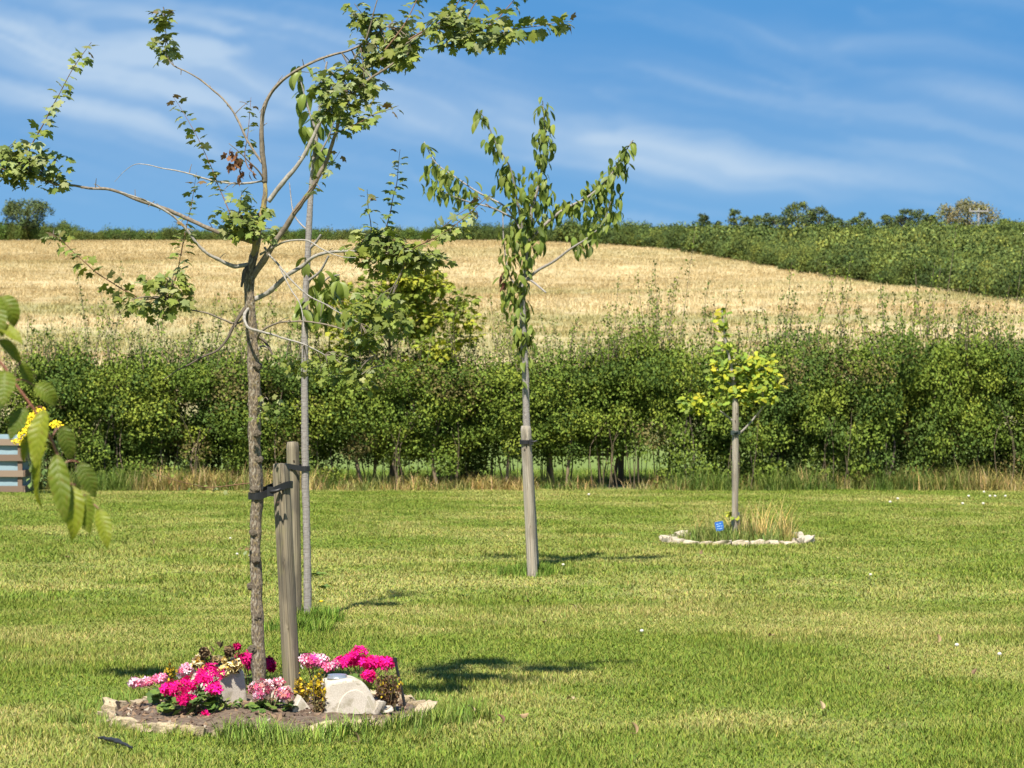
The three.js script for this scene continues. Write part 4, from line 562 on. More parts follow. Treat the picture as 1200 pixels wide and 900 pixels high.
function tie(label, pts, h, th, buckle, m = M.rubber) {        // a strap: a closed band of height h through points (metres)
  const t = thing('tree_tie', label, 'tree tie', pts[0].clone()), o = t.position, c = new THREE.CatmullRomCurve3(pts.map((p) => p.clone().sub(o)), true, 'centripetal', 0.5), n = 64, P = c.getSpacedPoints(n), pos = [], idx = [], ctr = P.reduce((s, p) => s.add(p), V(0, 0, 0)).multiplyScalar(1 / P.length);
  for (let i = 0; i <= n; i++) { const p = P[i % n], T = P[(i + 1) % n].clone().sub(P[(i + n - 1) % n]).normalize(), O = V(T.z, 0, -T.x).normalize(); if (O.dot(p.clone().sub(ctr)) < 0) O.negate(); for (const [a, b] of [[0, -0.5], [1, -0.5], [1, 0.5], [0, 0.5]]) pos.push(p.x + O.x * th * a, p.y + h * b, p.z + O.z * th * a); }
  for (let i = 0; i < n; i++) for (let k = 0; k < 4; k++) { const a = i * 4 + k, b = i * 4 + (k + 1) % 4; idx.push(a, b, a + 4, a + 4, b, b + 4); }
  part('band', geoFrom(pos, idx).toNonIndexed(), m, t).geometry.computeVertexNormals();
  if (buckle) { const p = buckle.clone().sub(o); part('buckle', new THREE.BoxGeometry(h * 0.9, h * 1.35, th * 3).translate(p.x, p.y, p.z), m, t); part('strap_end', tube([p.clone(), p.clone().add(V(h * 0.9, 0.004, 0.012)), p.clone().add(V(h * 1.5, 0.012, 0.004))], h * 0.28, h * 0.2, { seg: 6, n: 5 }), m, t); }
  return t;
}
function oval(x0, y0, z0, r0, x1, y1, z1, r1) {       // round one upright at (x0, z0) and another at (x1, z1)
  const out = [], a0 = Math.atan2(z1 - z0, x1 - x0); for (let k = 0; k <= 6; k++) { const a = a0 + Math.PI / 2 + k / 6 * Math.PI; out.push(V(x0 + Math.cos(a) * r0, y0, z0 + Math.sin(a) * r0)); } for (let k = 0; k <= 6; k++) { const a = a0 - Math.PI / 2 + k / 6 * Math.PI; out.push(V(x1 + Math.cos(a) * r1, y1, z1 + Math.sin(a) * r1)); } return out;
}
{
  let a = at(300.5, 581, D1), b = at(331, 568, 11.87); tie('black buckled strap tying the maple to its stake', oval(a.x, a.y, a.z, pxm(8.6, D1), b.x, b.y, b.z, 0.047), 0.034, 0.004, at(317, 576, D1 - 0.055));
  a = at(343.5, 546, 16.46); b = at(357.5, 549, D2); tie('black strap tying the slim cherry to its round topped stake', oval(a.x, a.y, a.z, 0.046, b.x, b.y, b.z, 0.03), 0.034, 0.004, null);
  a = at(616.5, 518, 20.6); b = at(618.5, 518, D3 + 0.085); tie('black strap round the leaning stake of the leafy cherry', oval(a.x, a.y, a.z, 0.05, b.x, b.y, b.z, 0.038), 0.034, 0.005, at(622.5, 518, 20.6 - 0.06));
  a = at(862, 507, 25.58); b = at(862, 507, D4); tie('small dark green strap on the little oak and its stake', oval(a.x, a.y, a.z, 0.045, b.x, b.y, b.z, 0.036), 0.036, 0.006, at(858.5, 507, 25.58 - 0.05), std({ color: lin(0.03, 0.045, 0.04) }));
}

// ------------------------------------------------------------------ stone edgings
const stoneTex = (a, b, s) => tex(256, (u, v) => mix3(a, b, cl(fbm(u * 12 + s, v * 12, 4, 12) * 1.2 - 0.1)).map((c) => c * (0.75 + 0.5 * fbm(u * 60, v * 60 + s, 2, 60))), true);
const tan = [stoneTex([0.3, 0.23, 0.135], [0.54, 0.44, 0.29], 0), stoneTex([0.24, 0.18, 0.11], [0.46, 0.37, 0.24], 7)].map((m) => std({ map: m, roughness: 0.95, bumpMap: barkBump, bumpScale: 0.004 })), pale = [stoneTex([0.36, 0.29, 0.19], [0.62, 0.54, 0.41], 3), stoneTex([0.33, 0.27, 0.19], [0.56, 0.49, 0.38], 9)].map((m) => std({ map: m, roughness: 0.95 }));
function rock(seed, w, h, d) { const g = new THREE.BoxGeometry(w, h, d, 5, 3, 3), p = g.attributes.position; for (let i = 0; i < p.count; i++) { let x = p.getX(i), y = p.getY(i), z = p.getZ(i); const q = (vn(x * 40 + seed * 7.3, z * 40 + y * 55) - 0.5) * 0.03 + (vn(x * 11 + seed * 3.1, z * 11 + y * 17) - 0.5) * 0.04; const e = Math.abs(x / w * 2) ** 4 * 0.12 + Math.abs(z / d * 2) ** 4 * 0.1; p.setXYZ(i, x * (1 - 0.25 * Math.abs(z / d) - 0.15 * Math.abs(y / h)) + q, y * (1 - e) + q * 0.8, z * (1 - 0.2 * Math.abs(x / w) - 0.2 * Math.abs(y / h)) + q); } g.computeVertexNormals(); return g; }
function edging(label, c, n, mats, size, seed, skip) {
  const t = thing('stone_edging', label, 'stone edging', V(c.x, 0, -c.d)), r = rng(seed), geos = [1, 2, 3, 4, 5, 6].map((k) => rock(seed + k, size[0], size[1], size[2]));
  for (let i = 0; i < n; i++) { const a = i / n * 6.2832 + (r() - 0.5) * 0.03; if (skip && skip(a)) continue; const q = c.r + (r() - 0.5) * 0.035, m = part('stone', geos[i % 6], mats[Math.floor(r() * mats.length)], t); m.position.set(Math.cos(a) * q, size[1] * (0.22 + 0.1 * (r() - 0.5)), -Math.sin(a) * q); m.rotation.set((r() - 0.5) * 0.16, a + Math.PI / 2 + (r() - 0.5) * 0.16, (r() - 0.5) * 0.14); m.scale.set(0.7 + 0.5 * r(), 0.6 + 0.7 * r(), 0.8 + 0.5 * r()); }
  return t;
}
edging('low ring of rough tan stones round the flower bed', bed, 33, tan, [0.15, 0.055, 0.07], 60);
{ const e = edging('ring of whitish stones in the grass round the little oak', ring, 27, pale, [0.17, 0.07, 0.1], 80); const m = part('stone', rock(91, 0.2, 0.12, 0.14), pale[0], e); m.position.set(-0.56, 0.035, -0.12); m.rotation.y = 0.7; }

// ------------------------------------------------------------------ the flower bed
{
  const n = 40, pos = [0, 0.05, 0], uv = [0, 0], idx = []; const rows = 12;
  for (let j = 1; j <= rows; j++) for (let k = 0; k < n; k++) { const a = k / n * 6.2832, q = (bed.r - 0.02) * j / rows, x = Math.cos(a) * q, z = Math.sin(a) * q; pos.push(x, 0.006 + 0.05 * (1 - (j / rows) ** 2) + 0.03 * fbm(x * 9 + 20, z * 9 + 20, 4) * (j < rows ? 1 : 0.3), z); uv.push(x, z); }
  for (let k = 0; k < n; k++) { idx.push(0, 1 + (k + 1) % n, 1 + k); for (let j = 0; j < rows - 1; j++) { const a = 1 + j * n + k, b = 1 + j * n + (k + 1) % n; idx.push(a, b, a + n, a + n, b, b + n); } }
  const soilTex = tex(512, (u, v) => mix3([0.06, 0.04, 0.026], [0.2, 0.145, 0.1], cl(fbm(u * 40, v * 40, 4, 40) * 1.3 - 0.2)), true);
  const s = struct('soil', geoFrom(pos, idx, uv), std({ map: rep(soilTex, 1.6, 1.6), roughness: 1, bumpMap: rep(soilTex, 3, 3), bumpScale: 0.02 })); s.position.set(bed.x, 0, -bed.d);
  const r = rng(71), chip = rock(5, 0.03, 0.012, 0.016), im = sh(new THREE.InstancedMesh(chip, std({ roughness: 1 }), 900)), q = new THREE.Quaternion(), e = new THREE.Euler(), c = new THREE.Color();
  for (let i = 0; i < 900; i++) { const a = r() * 6.28, rr = Math.sqrt(r()) * (bed.r - 0.07); e.set(r() * 0.8, r() * 6.28, r() * 0.8); q.setFromEuler(e); const k = 0.5 + r(); _m.compose(V(bed.x + Math.cos(a) * rr, 0.02 + 0.05 * (1 - (rr / bed.r) ** 2), -bed.d + Math.sin(a) * rr), q, V(k, k, k)); im.setMatrixAt(i, _m); const w = r(); im.setColorAt(i, w < 0.05 ? c.setRGB(0.34, 0.29, 0.22) : w < 0.5 ? c.setRGB(0.2, 0.13, 0.08) : c.setRGB(0.1, 0.065, 0.045)); }
  im.name = 'bark_chips'; scene.add(im); tag(im, 'brown bark chips and crumbs lying on the bed soil', 'bark chips', null, 'stuff');
}
const graniteTex = tex(512, (u, v) => { const f = vn(u * 120, v * 120, 120, 120), g = vn(u * 250, v * 250, 250, 250), s = fbm(u * 5, v * 5, 4, 5); return mix3([0.38, 0.325, 0.255], [0.62, 0.56, 0.48], cl(0.3 + 0.5 * s + 0.5 * (f - 0.5) + 0.5 * (g - 0.5))).map((c, i) => c * (1 - 0.3 * sm(0.55, 0.68, fbm(u * 7 + 20, v * 7, 4, 7)) * (i === 2 ? 1.1 : 0.9))); }, true);
const granite = std({ map: rep(graniteTex, 3, 3), roughness: 0.9, bumpMap: rep(graniteTex, 3, 3), bumpScale: 0.003 });
function bevelBlock(shape, depth, bev) { const g = new THREE.ExtrudeGeometry(shape, { depth: depth - bev * 2, bevelEnabled: true, bevelSize: bev, bevelThickness: bev, bevelSegments: 3, curveSegments: 10 }); g.translate(0, 0, -(depth - bev * 2) / 2); return g; }
{
  // tapered block with a black flower grid, standing corner on to the path
  const d = 11.62, b = at(256, 838, d), t = thing('stone_vase', 'tapered square stone flower vase with black grid, beside the maple trunk', 'memorial vase', V(b.x, 0.04, -d)); t.rotation.y = 0.72; t.scale.setScalar(1.1);
  const s = new THREE.Shape(); s.moveTo(-0.095, 0); s.lineTo(0.095, 0); s.lineTo(0.075, 0.14); s.quadraticCurveTo(0.073, 0.158, 0.055, 0.158); s.lineTo(-0.055, 0.158); s.quadraticCurveTo(-0.073, 0.158, -0.075, 0.14); s.lineTo(-0.095, 0);
  part('block', bevelBlock(s, 0.15, 0.014), granite, t);
  const w = new THREE.Shape(); w.moveTo(-0.06, 0); w.lineTo(0.06, 0); w.lineTo(0.06, 0.07); w.absarc(0, 0.07, 0.06, 0, Math.PI, false); w.lineTo(-0.06, 0); const pnl = part('arched_panel', bevelBlock(w, 0.05, 0.006), granite, t); pnl.position.set(-0.1, 0, 0.0); pnl.rotation.y = Math.PI / 2;
  const bl = std({ color: lin(0.015, 0.016, 0.018), roughness: 0.5 }); part('flower_grid', new THREE.CylinderGeometry(0.045, 0.045, 0.02, 20).translate(0, 0.178, 0), bl, t);
  for (let k = -1; k < 2; k++) part('grid_bar', new THREE.BoxGeometry(0.1, 0.006, 0.006).translate(0, 0.192, k * 0.025), bl, t);
  // the second vase, with sloping shoulder, arched panel, round metal lid and little foot
  const d2 = 11.45, b2 = at(404, 846, d2), v = thing('stone_vase', 'pale stone vase with sloping shoulder, arched panel and round metal lid', 'memorial vase', V(b2.x, 0.04, -d2)); v.rotation.y = 0.28;
  const k = new THREE.Shape(); k.moveTo(-0.1, 0); k.lineTo(0.145, 0); k.lineTo(0.125, 0.03); k.quadraticCurveTo(0.085, 0.12, 0.05, 0.142); k.quadraticCurveTo(0.03, 0.152, 0.0, 0.148); k.lineTo(-0.07, 0.14); k.quadraticCurveTo(-0.088, 0.138, -0.09, 0.12); k.lineTo(-0.1, 0);
  part('block', bevelBlock(k, 0.17, 0.016), granite, v);
  const ar = new THREE.Shape(); ar.moveTo(-0.055, 0.004); ar.lineTo(0.11, 0.004); ar.quadraticCurveTo(0.085, 0.1, 0.035, 0.112); ar.quadraticCurveTo(-0.04, 0.11, -0.055, 0.004); part('arched_panel', bevelBlock(ar, 0.03, 0.003), granite, v).position.set(0.0, 0, 0.076);
  const me = std({ color: lin(0.5, 0.53, 0.56), metalness: 0.7, roughness: 0.3 }); part('lid', new THREE.CylinderGeometry(0.044, 0.046, 0.014, 24).translate(-0.035, 0.17, 0), me, v); part('lid_rim', new THREE.TorusGeometry(0.044, 0.005, 6, 24).rotateX(Math.PI / 2).translate(-0.035, 0.163, 0), me, v);
  const sc = part('foot', rock(44, 0.05, 0.055, 0.06), granite, v); sc.position.set(0.142, 0.022, 0.06); part('foot', rock(45, 0.05, 0.03, 0.06), granite, v).position.set(0.172, 0.008, 0.06);
  // a separate wedge of the same stone
  const wd = 11.42, wb = at(352, 847, wd), wg = new THREE.Shape(); wg.moveTo(-0.047, 0); wg.lineTo(0.05, 0); wg.lineTo(0.035, 0.04); wg.lineTo(-0.005, 0.095); wg.lineTo(-0.035, 0.04); wg.lineTo(-0.047, 0);
  const wm = solo('stone_wedge', bevelBlock(wg, 0.09, 0.007), granite, 'small pointed stone wedge between pink flowers and pale vase', 'stone'); wm.position.set(wb.x, 0.02, -wd); wm.rotation.y = 0.3;
  const bk = at(329, 838, 11.75), pot = solo('stone_block', rock(33, 0.1, 0.1, 0.08), granite, 'small rough stone block behind the striped pink flowers', 'stone'); pot.position.set(bk.x, 0.07, -11.75);
}
// round scalloped leaf on its stalk, and flower heads made of small five petalled flowers
const roundLeaf = (() => { const pos = [0, 0, -0.1], idx = [], n = 22; for (let k = 0; k < n; k++) { const a = k / n * 6.2832, q = (0.5 + 0.045 * Math.cos(k * 3.14159)) * (1 + 0.06 * Math.sin(a * 5)) * (Math.abs(a - 4.712) < 0.3 ? 0.55 : 1); pos.push(Math.cos(a) * q, Math.sin(a) * q, 0.07 * Math.sin(a * 5) * q + 0.02); } for (let k = 0; k < n; k++) idx.push(0, 1 + k, 1 + (k + 1) % n); const o = pos.length / 3; for (const [x, y, z] of [[-0.02, 0, -0.1], [0.02, 0, -0.1], [-0.02, -0.4, -0.7], [0.02, -0.4, -0.7]]) pos.push(x, y, z); idx.push(o, o + 1, o + 2, o + 2, o + 1, o + 3); return geoFrom(pos, idx); })();
const floret = (() => { const pos = [], idx = []; for (let k = 0; k < 5; k++) { const a = k / 5 * 6.283, o = pos.length / 3, P = (u, w, z) => pos.push(Math.cos(a) * u - Math.sin(a) * w, Math.sin(a) * u + Math.cos(a) * w, z); P(0.05, 0, -0.1); P(0.6, 0.26, 0.03); P(1, 0, 0.0); P(0.6, -0.26, 0.06); idx.push(o, o + 2, o + 1, o, o + 3, o + 2); } return geoFrom(pos, idx); })();
const petalMat = new THREE.MeshPhysicalMaterial({ vertexColors: true, side: THREE.DoubleSide, roughness: 0.8, specularIntensity: 0.25, transmission: 0.25, thickness: 0 }), pelLeaf = [[0.09, 0.16, 0.03], [0.13, 0.2, 0.035], [0.07, 0.125, 0.028], [0.19, 0.25, 0.05]].map(([a, b, c]) => leafy({ color: lin(a, b, c), transmission: 0.2 })), stemMat = std({ color: lin(0.17, 0.13, 0.06) });
const PINK = { magenta: [[0.84, 0.008, 0.24], [0.9, 0.012, 0.32], [0.7, 0.005, 0.16]], dark: [[0.5, 0.006, 0.12], [0.62, 0.01, 0.18], [0.42, 0.004, 0.1]], mixed: [[0.82, 0.6, 0.66], [0.75, 0.14, 0.3], [0.85, 0.72, 0.74], [0.6, 0.1, 0.2], [0.8, 0.4, 0.52]] };
function headGeo(rad, cols, r, centre) { const c = new Cloud(), n = Math.round(26 + rad * 520); for (let i = 0; i < n; i++) { const q = rdir(r); q.y = q.y * 0.8 + 0.15; q.normalize(); const p = centre.clone().add(V(q.x * rad, q.y * rad * 0.75, q.z * rad).multiplyScalar(0.55 + 0.6 * r())); const n2 = q.clone().addScaledVector(rdir(r), 0.45).normalize(), s = 0.0185 * (0.75 + 0.6 * r()); c.add(floret, frame(p, n2.clone().cross(rdir(r)), n2, s), vary(cols[Math.floor(r() * cols.length)], r, 0.18)); } return c.build(); }
function geranium(label, basePx, d, heads, leaves, cols, seed, spread = 0.12, size = 0.06, tall = 0.1) {
  const b = at(basePx[0], basePx[1], d), t = thing('geranium', label, 'flower', V(b.x, 0.04, -d), 'geraniums in the flower bed'), o = t.position, r = rng(seed);
  for (const [x, y, q, dz = 0] of heads) { const e = at(x, y, d + dz).sub(o), rr = pxm(q, d) * 0.97, m = e.clone().multiplyScalar(0.5); m.y += 0.02; const s = part('stem', tube([V((r() - 0.5) * 0.05, -0.04, (r() - 0.5) * 0.05), m, e], 0.0042, 0.003, { seg: 5, n: 8 }), stemMat, t); void s; part('flower_head', headGeo(rr, cols, r, e), petalMat, t); if (q > 8) { const c = new Cloud(); for (let i = 0; i < 7; i++) { const n = rdir(r); n.y = -Math.abs(n.y); c.add(smallLeaf, frame(e.clone().addScaledVector(n, rr * 0.55), n, rdir(r), 0.016), vary([0.2, 0.16, 0.06], r)); } part('bud', c.build(), petalMat, t); } }
  for (let i = 0; i < leaves; i++) { const a = r() * 6.283, q = Math.sqrt(r()) * spread, p = V(Math.cos(a) * q, 0.02 + tall * r() * (1 - q / spread * 0.5), Math.sin(a) * q * 0.8), up = V(Math.cos(a) * 0.5, 0.8, Math.sin(a) * 0.5 + 0.35).addScaledVector(rdir(r), 0.4), m = part('leaf', roundLeaf, pelLeaf[Math.floor(r() * 4)], t); frame(p, V(Math.cos(a), 0.1, Math.sin(a)).addScaledVector(rdir(r), 0.4), up, size * (0.65 + 0.6 * r())).decompose(m.position, m.quaternion, m.scale); }
  return t;
}
geranium('pale pink striped geranium leaning out over the left stones', [204, 842], 11.66, [[160, 801, 9, 0], [189, 796, 8.5, 0.05], [173, 799, 5.5, 0.05]], 16, PINK.mixed, 81, 0.13, 0.07, 0.1);
geranium('bright magenta geranium in front of the tapered stone vase', [224, 852], 11.36, [[200, 807, 12], [217, 803, 12, -0.03], [247, 790, 15, 0.02], [252, 807, 9.5, -0.03], [237, 797, 9], [214, 820, 7.5, -0.05], [224, 818, 5, -0.03], [241, 837, 2.5, -0.1]], 52, PINK.magenta, 82, 0.15, 0.06, 0.13);
geranium('pale pink geranium behind the bright magenta one', [226, 840], 11.62, [[220, 787, 11.5], [236, 791, 8, -0.02]], 8, [...PINK.mixed, [0.85, 0.6, 0.7]], 83, 0.08, 0.055, 0.08);
geranium('deep crimson pink geranium behind the maple trunk', [296, 826], 12.0, [[287, 773, 12.5], [297, 779, 9], [315, 777, 7.5], [318, 782, 5], [277, 792, 7.5, 0.02], [278, 758, 3.5], [262, 775, 4]], 10, PINK.dark, 84, 0.1, 0.055, 0.1);
geranium('striped pink geranium at the foot of the maple trunk', [316, 850], 11.4, [[305, 806, 12.5], [318, 803, 9, 0.03], [334, 813, 10.5], [303, 814, 6, -0.03], [327, 800, 5, 0.04]], 26, [...PINK.mixed, [0.5, 0.2, 0.16]], 85, 0.12, 0.06, 0.05);
geranium('pink and white geranium just behind the wooden stake', [372, 832], 11.8, [[364, 774, 12.5], [377, 774, 10.5, 0.03], [385, 781, 6], [357, 772, 6, 0.04], [394, 778, 5, 0.03]], 12, [...PINK.mixed, [0.8, 0.05, 0.3]], 86, 0.09, 0.06, 0.14);
geranium('tall bright magenta geranium behind the pale vase', [424, 832], 11.85, [[403, 776, 10], [413, 773, 10.5, 0.03], [421, 766, 12], [429, 776, 9, -0.02], [437, 777, 11, 0.02], [454, 777, 9], [432, 792, 8, -0.05], [446, 775, 7, 0.03]], 12, PINK.magenta, 87, 0.09, 0.06, 0.12);
{ // withered yellow flowers standing in the tapered vase
  const d = 11.62, b = at(256, 799, d), t = thing('withered_bouquet', 'withered yellow and brown cut flowers in the tapered stone vase', 'bouquet', V(b.x, 0.232, -d)), o = t.position, r = rng(90);
  const yl = [[0.75, 0.62, 0.25], [0.72, 0.5, 0.05], [0.7, 0.62, 0.4]], br = [[0.07, 0.045, 0.025], [0.3, 0.22, 0.12], [0.16, 0.1, 0.05]];
  for (const [x, y, q, k] of [[234, 776, 11, 0], [275, 780, 10.5, 0], [262, 787, 9, 0], [240, 764, 7.5, 1], [269, 763, 8, 1], [252, 774, 7, 2], [265, 774, 6, 2]]) { const e = at(x, y, d - 0.03 - 0.06 * r()).sub(o), c = new Cloud(), rr = pxm(q, d); part('stem', tube([V((r() - 0.5) * 0.05, -0.02, (r() - 0.5) * 0.05), e.clone().multiplyScalar(0.5).add(V(0, 0.01, 0)), e], 0.004, 0.003, { seg: 5, n: 6 }), stemMat, t); for (let i = 0; i < 26; i++) { const n = rdir(r); c.add(roundLeaf, frame(e.clone().addScaledVector(n, rr * 0.5), n.clone().cross(rdir(r)), n.addScaledVector(rdir(r), 0.4), rr * (0.9 + 0.6 * r())), vary((k === 0 ? (r() < 0.82 ? yl : br) : k === 1 ? br : (r() < 0.5 ? yl : br))[i % 3], r, 0.2)); } part('flower', c.build(), petalMat, t); }
  const c = new Cloud(); for (let i = 0; i < 10; i++) c.add(smallLeaf, frame(V((r() - 0.5) * 0.14, 0.01 + r() * 0.09, (r() - 0.5) * 0.1), rdir(r).add(V(0, 0.4, 0)), rdir(r), 0.045), vary([0.13, 0.1, 0.05], r, 0.4)); part('foliage', c.build(), petalMat, t, 'stuff');
}
function heather(label, basePx, d, spread, n, h, cols, tips, seed) { const b = at(basePx[0], basePx[1], d), t = thing('heather', label, 'plant', V(b.x, 0.03, -d)), r = rng(seed), c = new Cloud(); for (let k = 0; k < n; k++) { const a = r() * 6.28, q = r() * spread, e = V(Math.cos(a) * q, h * (0.6 + 0.5 * r()) * (1 - 0.25 * q / spread), Math.sin(a) * q * 0.8), s = V(e.x * 0.25, -0.02, e.z * 0.25), P = [s, s.clone().lerp(e, 0.5).add(V(e.x * 0.15, 0.01, 0)), e]; part('stem', tube(P, 0.0032, 0.0016, { seg: 4, n: 5 }), stemMat, t); const cu = new THREE.CatmullRomCurve3(P); for (let i = 0; i < 26; i++) { const w = 0.25 + 0.75 * r(); c.add(flatLeaf, frame(cu.getPoint(w).addScaledVector(rdir(r), 0.007), rdir(r).add(V(0, 0.7, 0)), rdir(r), 0.013 + 0.008 * r()), vary(w > 0.62 && r() < tips[3] ? tips.slice(0, 3) : cols[i % cols.length], r, 0.3)); } } part('foliage', c.build(), petalMat, t, 'stuff'); }
heather('brown dried heather with few yellow tips by black rod', [452, 840], 11.55, 0.085, 34, 0.19, [[0.15, 0.075, 0.04], [0.1, 0.06, 0.035], [0.2, 0.12, 0.06]], [0.45, 0.33, 0.03, 0.2], 91);
heather('yellow tipped heather between the stone wedge and pale vase', [374, 846], 11.35, 0.05, 20, 0.21, [[0.2, 0.16, 0.06], [0.13, 0.11, 0.04], [0.2, 0.1, 0.05]], [0.55, 0.4, 0.02, 0.75], 92);
heather('yellow tipped heather in front of the wooden stake', [352, 836], 11.6, 0.055, 18, 0.16, [[0.25, 0.18, 0.05], [0.17, 0.14, 0.05]], [0.6, 0.42, 0.03, 0.7], 93);
heather('small yellow sprig among pale pink flowers by left stones', [200, 832], 11.85, 0.035, 8, 0.2, [[0.2, 0.2, 0.05], [0.3, 0.24, 0.04]], [0.6, 0.42, 0.03, 0.6], 94);
{ const d = 11.7, a = at(477, 826, d), e = at(463, 773, d), t = thing('black_rod', 'thin black rod leaning at the right end of the bed', 'rod', V(a.x, 0, -d)); e.sub(t.position); part('shaft', tube([V(0.004, -0.03, 0), e.clone().multiplyScalar(0.5), e], 0.0075, 0.0065, { seg: 8, n: 4 }), M.rubber, t); part('cap', new THREE.CylinderGeometry(0.0095, 0.0095, 0.02, 8).translate(e.x, e.y, e.z), M.rubber, t); }
{ const r = rng(97); for (const [x, y, n] of [[262, 842, 10], [283, 838, 8], [302, 852, 8], [270, 848, 6]]) { const d = 11.4, t = thing('seedling', 'small green seedling at the front foot of the tapered vase', 'plant', V(at(x, y, d).x, 0.045, -d), 'seedlings in front of the tapered vase'); part('stem', tube([V(0, -0.02, 0), V(0.004, 0.05, 0)], 0.003, 0.002, { seg: 5, n: 3 }), stemMat, t); for (let i = 0; i < n; i++) { const m = part('leaf', smallLeaf, pelLeaf[i % 4], t), q = rdir(r); frame(V(q.x * 0.012, 0.012 + 0.04 * r(), q.z * 0.012), V(q.x, 0.5, q.z), V(0, 1, 0.3), 0.03 + 0.015 * r()).decompose(m.position, m.quaternion, m.scale); } } }

// ------------------------------------------------------------------ small things on the lawn
{
  const r = rng(120), g = (px, py) => { const d = F * EYE / (py - HOR); return at(px, py, d); };
  // dark strip in the grass
  { const a = g(116, 870), b = g(155, 882), P = [V(a.x, 0.022, a.z), V(mix(a.x, b.x, 0.45), 0.03, mix(a.z, b.z, 0.45)), V(b.x, 0.022, b.z)], t = tube(P, 0.007, 0.007, { seg: 8, n: 18, bump: 0.9, seed: 4, rf: (q) => 0.003 + 0.006 * Math.sin(q * 2.6 + 0.4) }); solo('dark_strip', t, std({ color: lin(0.02, 0.021, 0.024), roughness: 0.55 }), 'short blackish strip lying in grass before the flower bed', 'litter'); }
  // blue tag on a peg
  { const p = g(843, 636), t = thing('plant_tag', 'small bright blue plant tag on peg beside the little oak', 'plant tag', V(p.x, 0, p.z)); const cv = document.createElement('canvas'); cv.width = cv.height = 64; const x = cv.getContext('2d'); x.fillStyle = '#1f63b4'; x.fillRect(0, 0, 64, 64); x.fillStyle = '#a9c6e6'; for (const [a, b, c] of [[10, 14, 18], [34, 12, 14], [12, 28, 26], [44, 30, 10], [10, 44, 12], [28, 46, 22]]) x.fillRect(a, b, c, 5); const ct = new THREE.CanvasTexture(cv); ct.colorSpace = THREE.SRGBColorSpace; part('plate', new THREE.BoxGeometry(0.085, 0.095, 0.004).rotateZ(0.18).translate(0, 0.17, 0), std({ map: ct, roughness: 0.5 }), t); part('peg', tube([V(0.008, -0.05, -0.006), V(0, 0.15, -0.006)], 0.004, 0.004, { seg: 6, n: 2 }), std({ color: lin(0.05, 0.1, 0.25) }), t); }
  const white = std({ color: lin(0.6, 0.57, 0.5), roughness: 0.9 }), ball = new THREE.IcosahedronGeometry(0.014, 1); { const p = ball.attributes.position; for (let i = 0; i < p.count; i++) p.setY(i, p.getY(i) * 0.8); }
  for (const [px, py] of [[1063, 571], [1153, 580], [1160, 585], [1166, 585], [1178, 585], [1128, 594], [1152, 594], [1043, 592], [1052, 588], [690, 583], [205, 575], [293, 657], [270, 636], [278, 655], [1020, 680], [660, 668], [1135, 585], [1171, 776], [1121, 765], [752, 748]]) { const p = g(px, py), t = thing('clover_flower', 'small white clover flower in the mown grass', 'flower', V(p.x, 0, p.z), 'white clover flowers in the lawn'); const k = p.z < -30 ? 1.4 : 0.9; part('stalk', new THREE.CylinderGeometry(0.0015, 0.0015, 0.05, 5).translate(0, 0.02, 0), pelLeaf[0], t); part('flower_head', ball, white, t).position.y = 0.048; t.children[1].scale.setScalar(k); }
  for (const [px, py] of [[361, 653], [374, 660]]) { const p = g(px, py + 60), t = thing('dandelion', 'yellow dandelion flower near the slim cherry', 'flower', V(p.x + 0.02, 0, p.z + 0.1), 'dandelions by the slim cherry'); part('stalk', new THREE.CylinderGeometry(0.002, 0.002, 0.1, 5).translate(0, 0.05, 0), pelLeaf[0], t); part('flower_head', new THREE.IcosahedronGeometry(0.016, 1).scale(1, 0.5, 1).translate(0, 0.1, 0), std({ color: lin(0.75, 0.52, 0.01) }), t); }
  const dry = [[0.3, 0.2, 0.1], [0.16, 0.095, 0.05], [0.34, 0.26, 0.14]].map(([a, b, c]) => std({ color: lin(a, b, c), side: THREE.DoubleSide }));
  const lf = longLeaf({ bend: 1.2, fold: 0.6, w: 0.5 });
  for (const [px, py, k] of [[617, 711, 1], [675, 719, 2], [672, 829, 2], [1042, 790, 1], [1140, 798, 1], [1020, 681, 2], [556, 843, 2], [610, 848, 0], [590, 857, 1], [820, 654, 1], [640, 735, 0], [180, 642, 1], [80, 658, 1], [905, 752, 0], [1100, 760, 0], [745, 870, 0], [965, 840, 2], [420, 880, 0]]) { const p = g(px, py), t = thing('fallen_leaf', 'curled dry brown leaf lying on the lawn', 'leaf', V(p.x, 0.04, p.z), 'fallen leaves on the lawn'); const m = part('blade', lf, dry[k], t); m.rotation.set(-1.2, r() * 6, r()); m.scale.setScalar(0.045 + 0.02 * r()); part('stalk', new THREE.CylinderGeometry(0.001, 0.001, 0.03, 4).rotateZ(1.4).translate(-0.012, 0.001, 0), dry[1], t); }
  for (const [px, py, s] of [[727, 628, 0.09], [545, 700, 0.07], [1100, 801, 0.06], [560, 735, 0.06], [380, 690, 0.1], [372, 675, 0.1]]) { const p = g(px, py), t = thing('lawn_weed', 'dark broad leaved weed rosette growing in the lawn', 'weed', V(p.x, 0, p.z), 'weeds in the lawn'); for (let i = 0; i < 8; i++) { const a = i / 8 * 6.28 + r() * 0.5, m = part('leaf', cherryLeaves[i % 4], pelLeaf[i % 3], t); frame(V(0, 0.008, 0), V(Math.cos(a), 0.3 + 0.3 * r(), Math.sin(a)), V(0, 1, 0), s * (0.6 + 0.5 * r())).decompose(m.position, m.quaternion, m.scale); } }
}

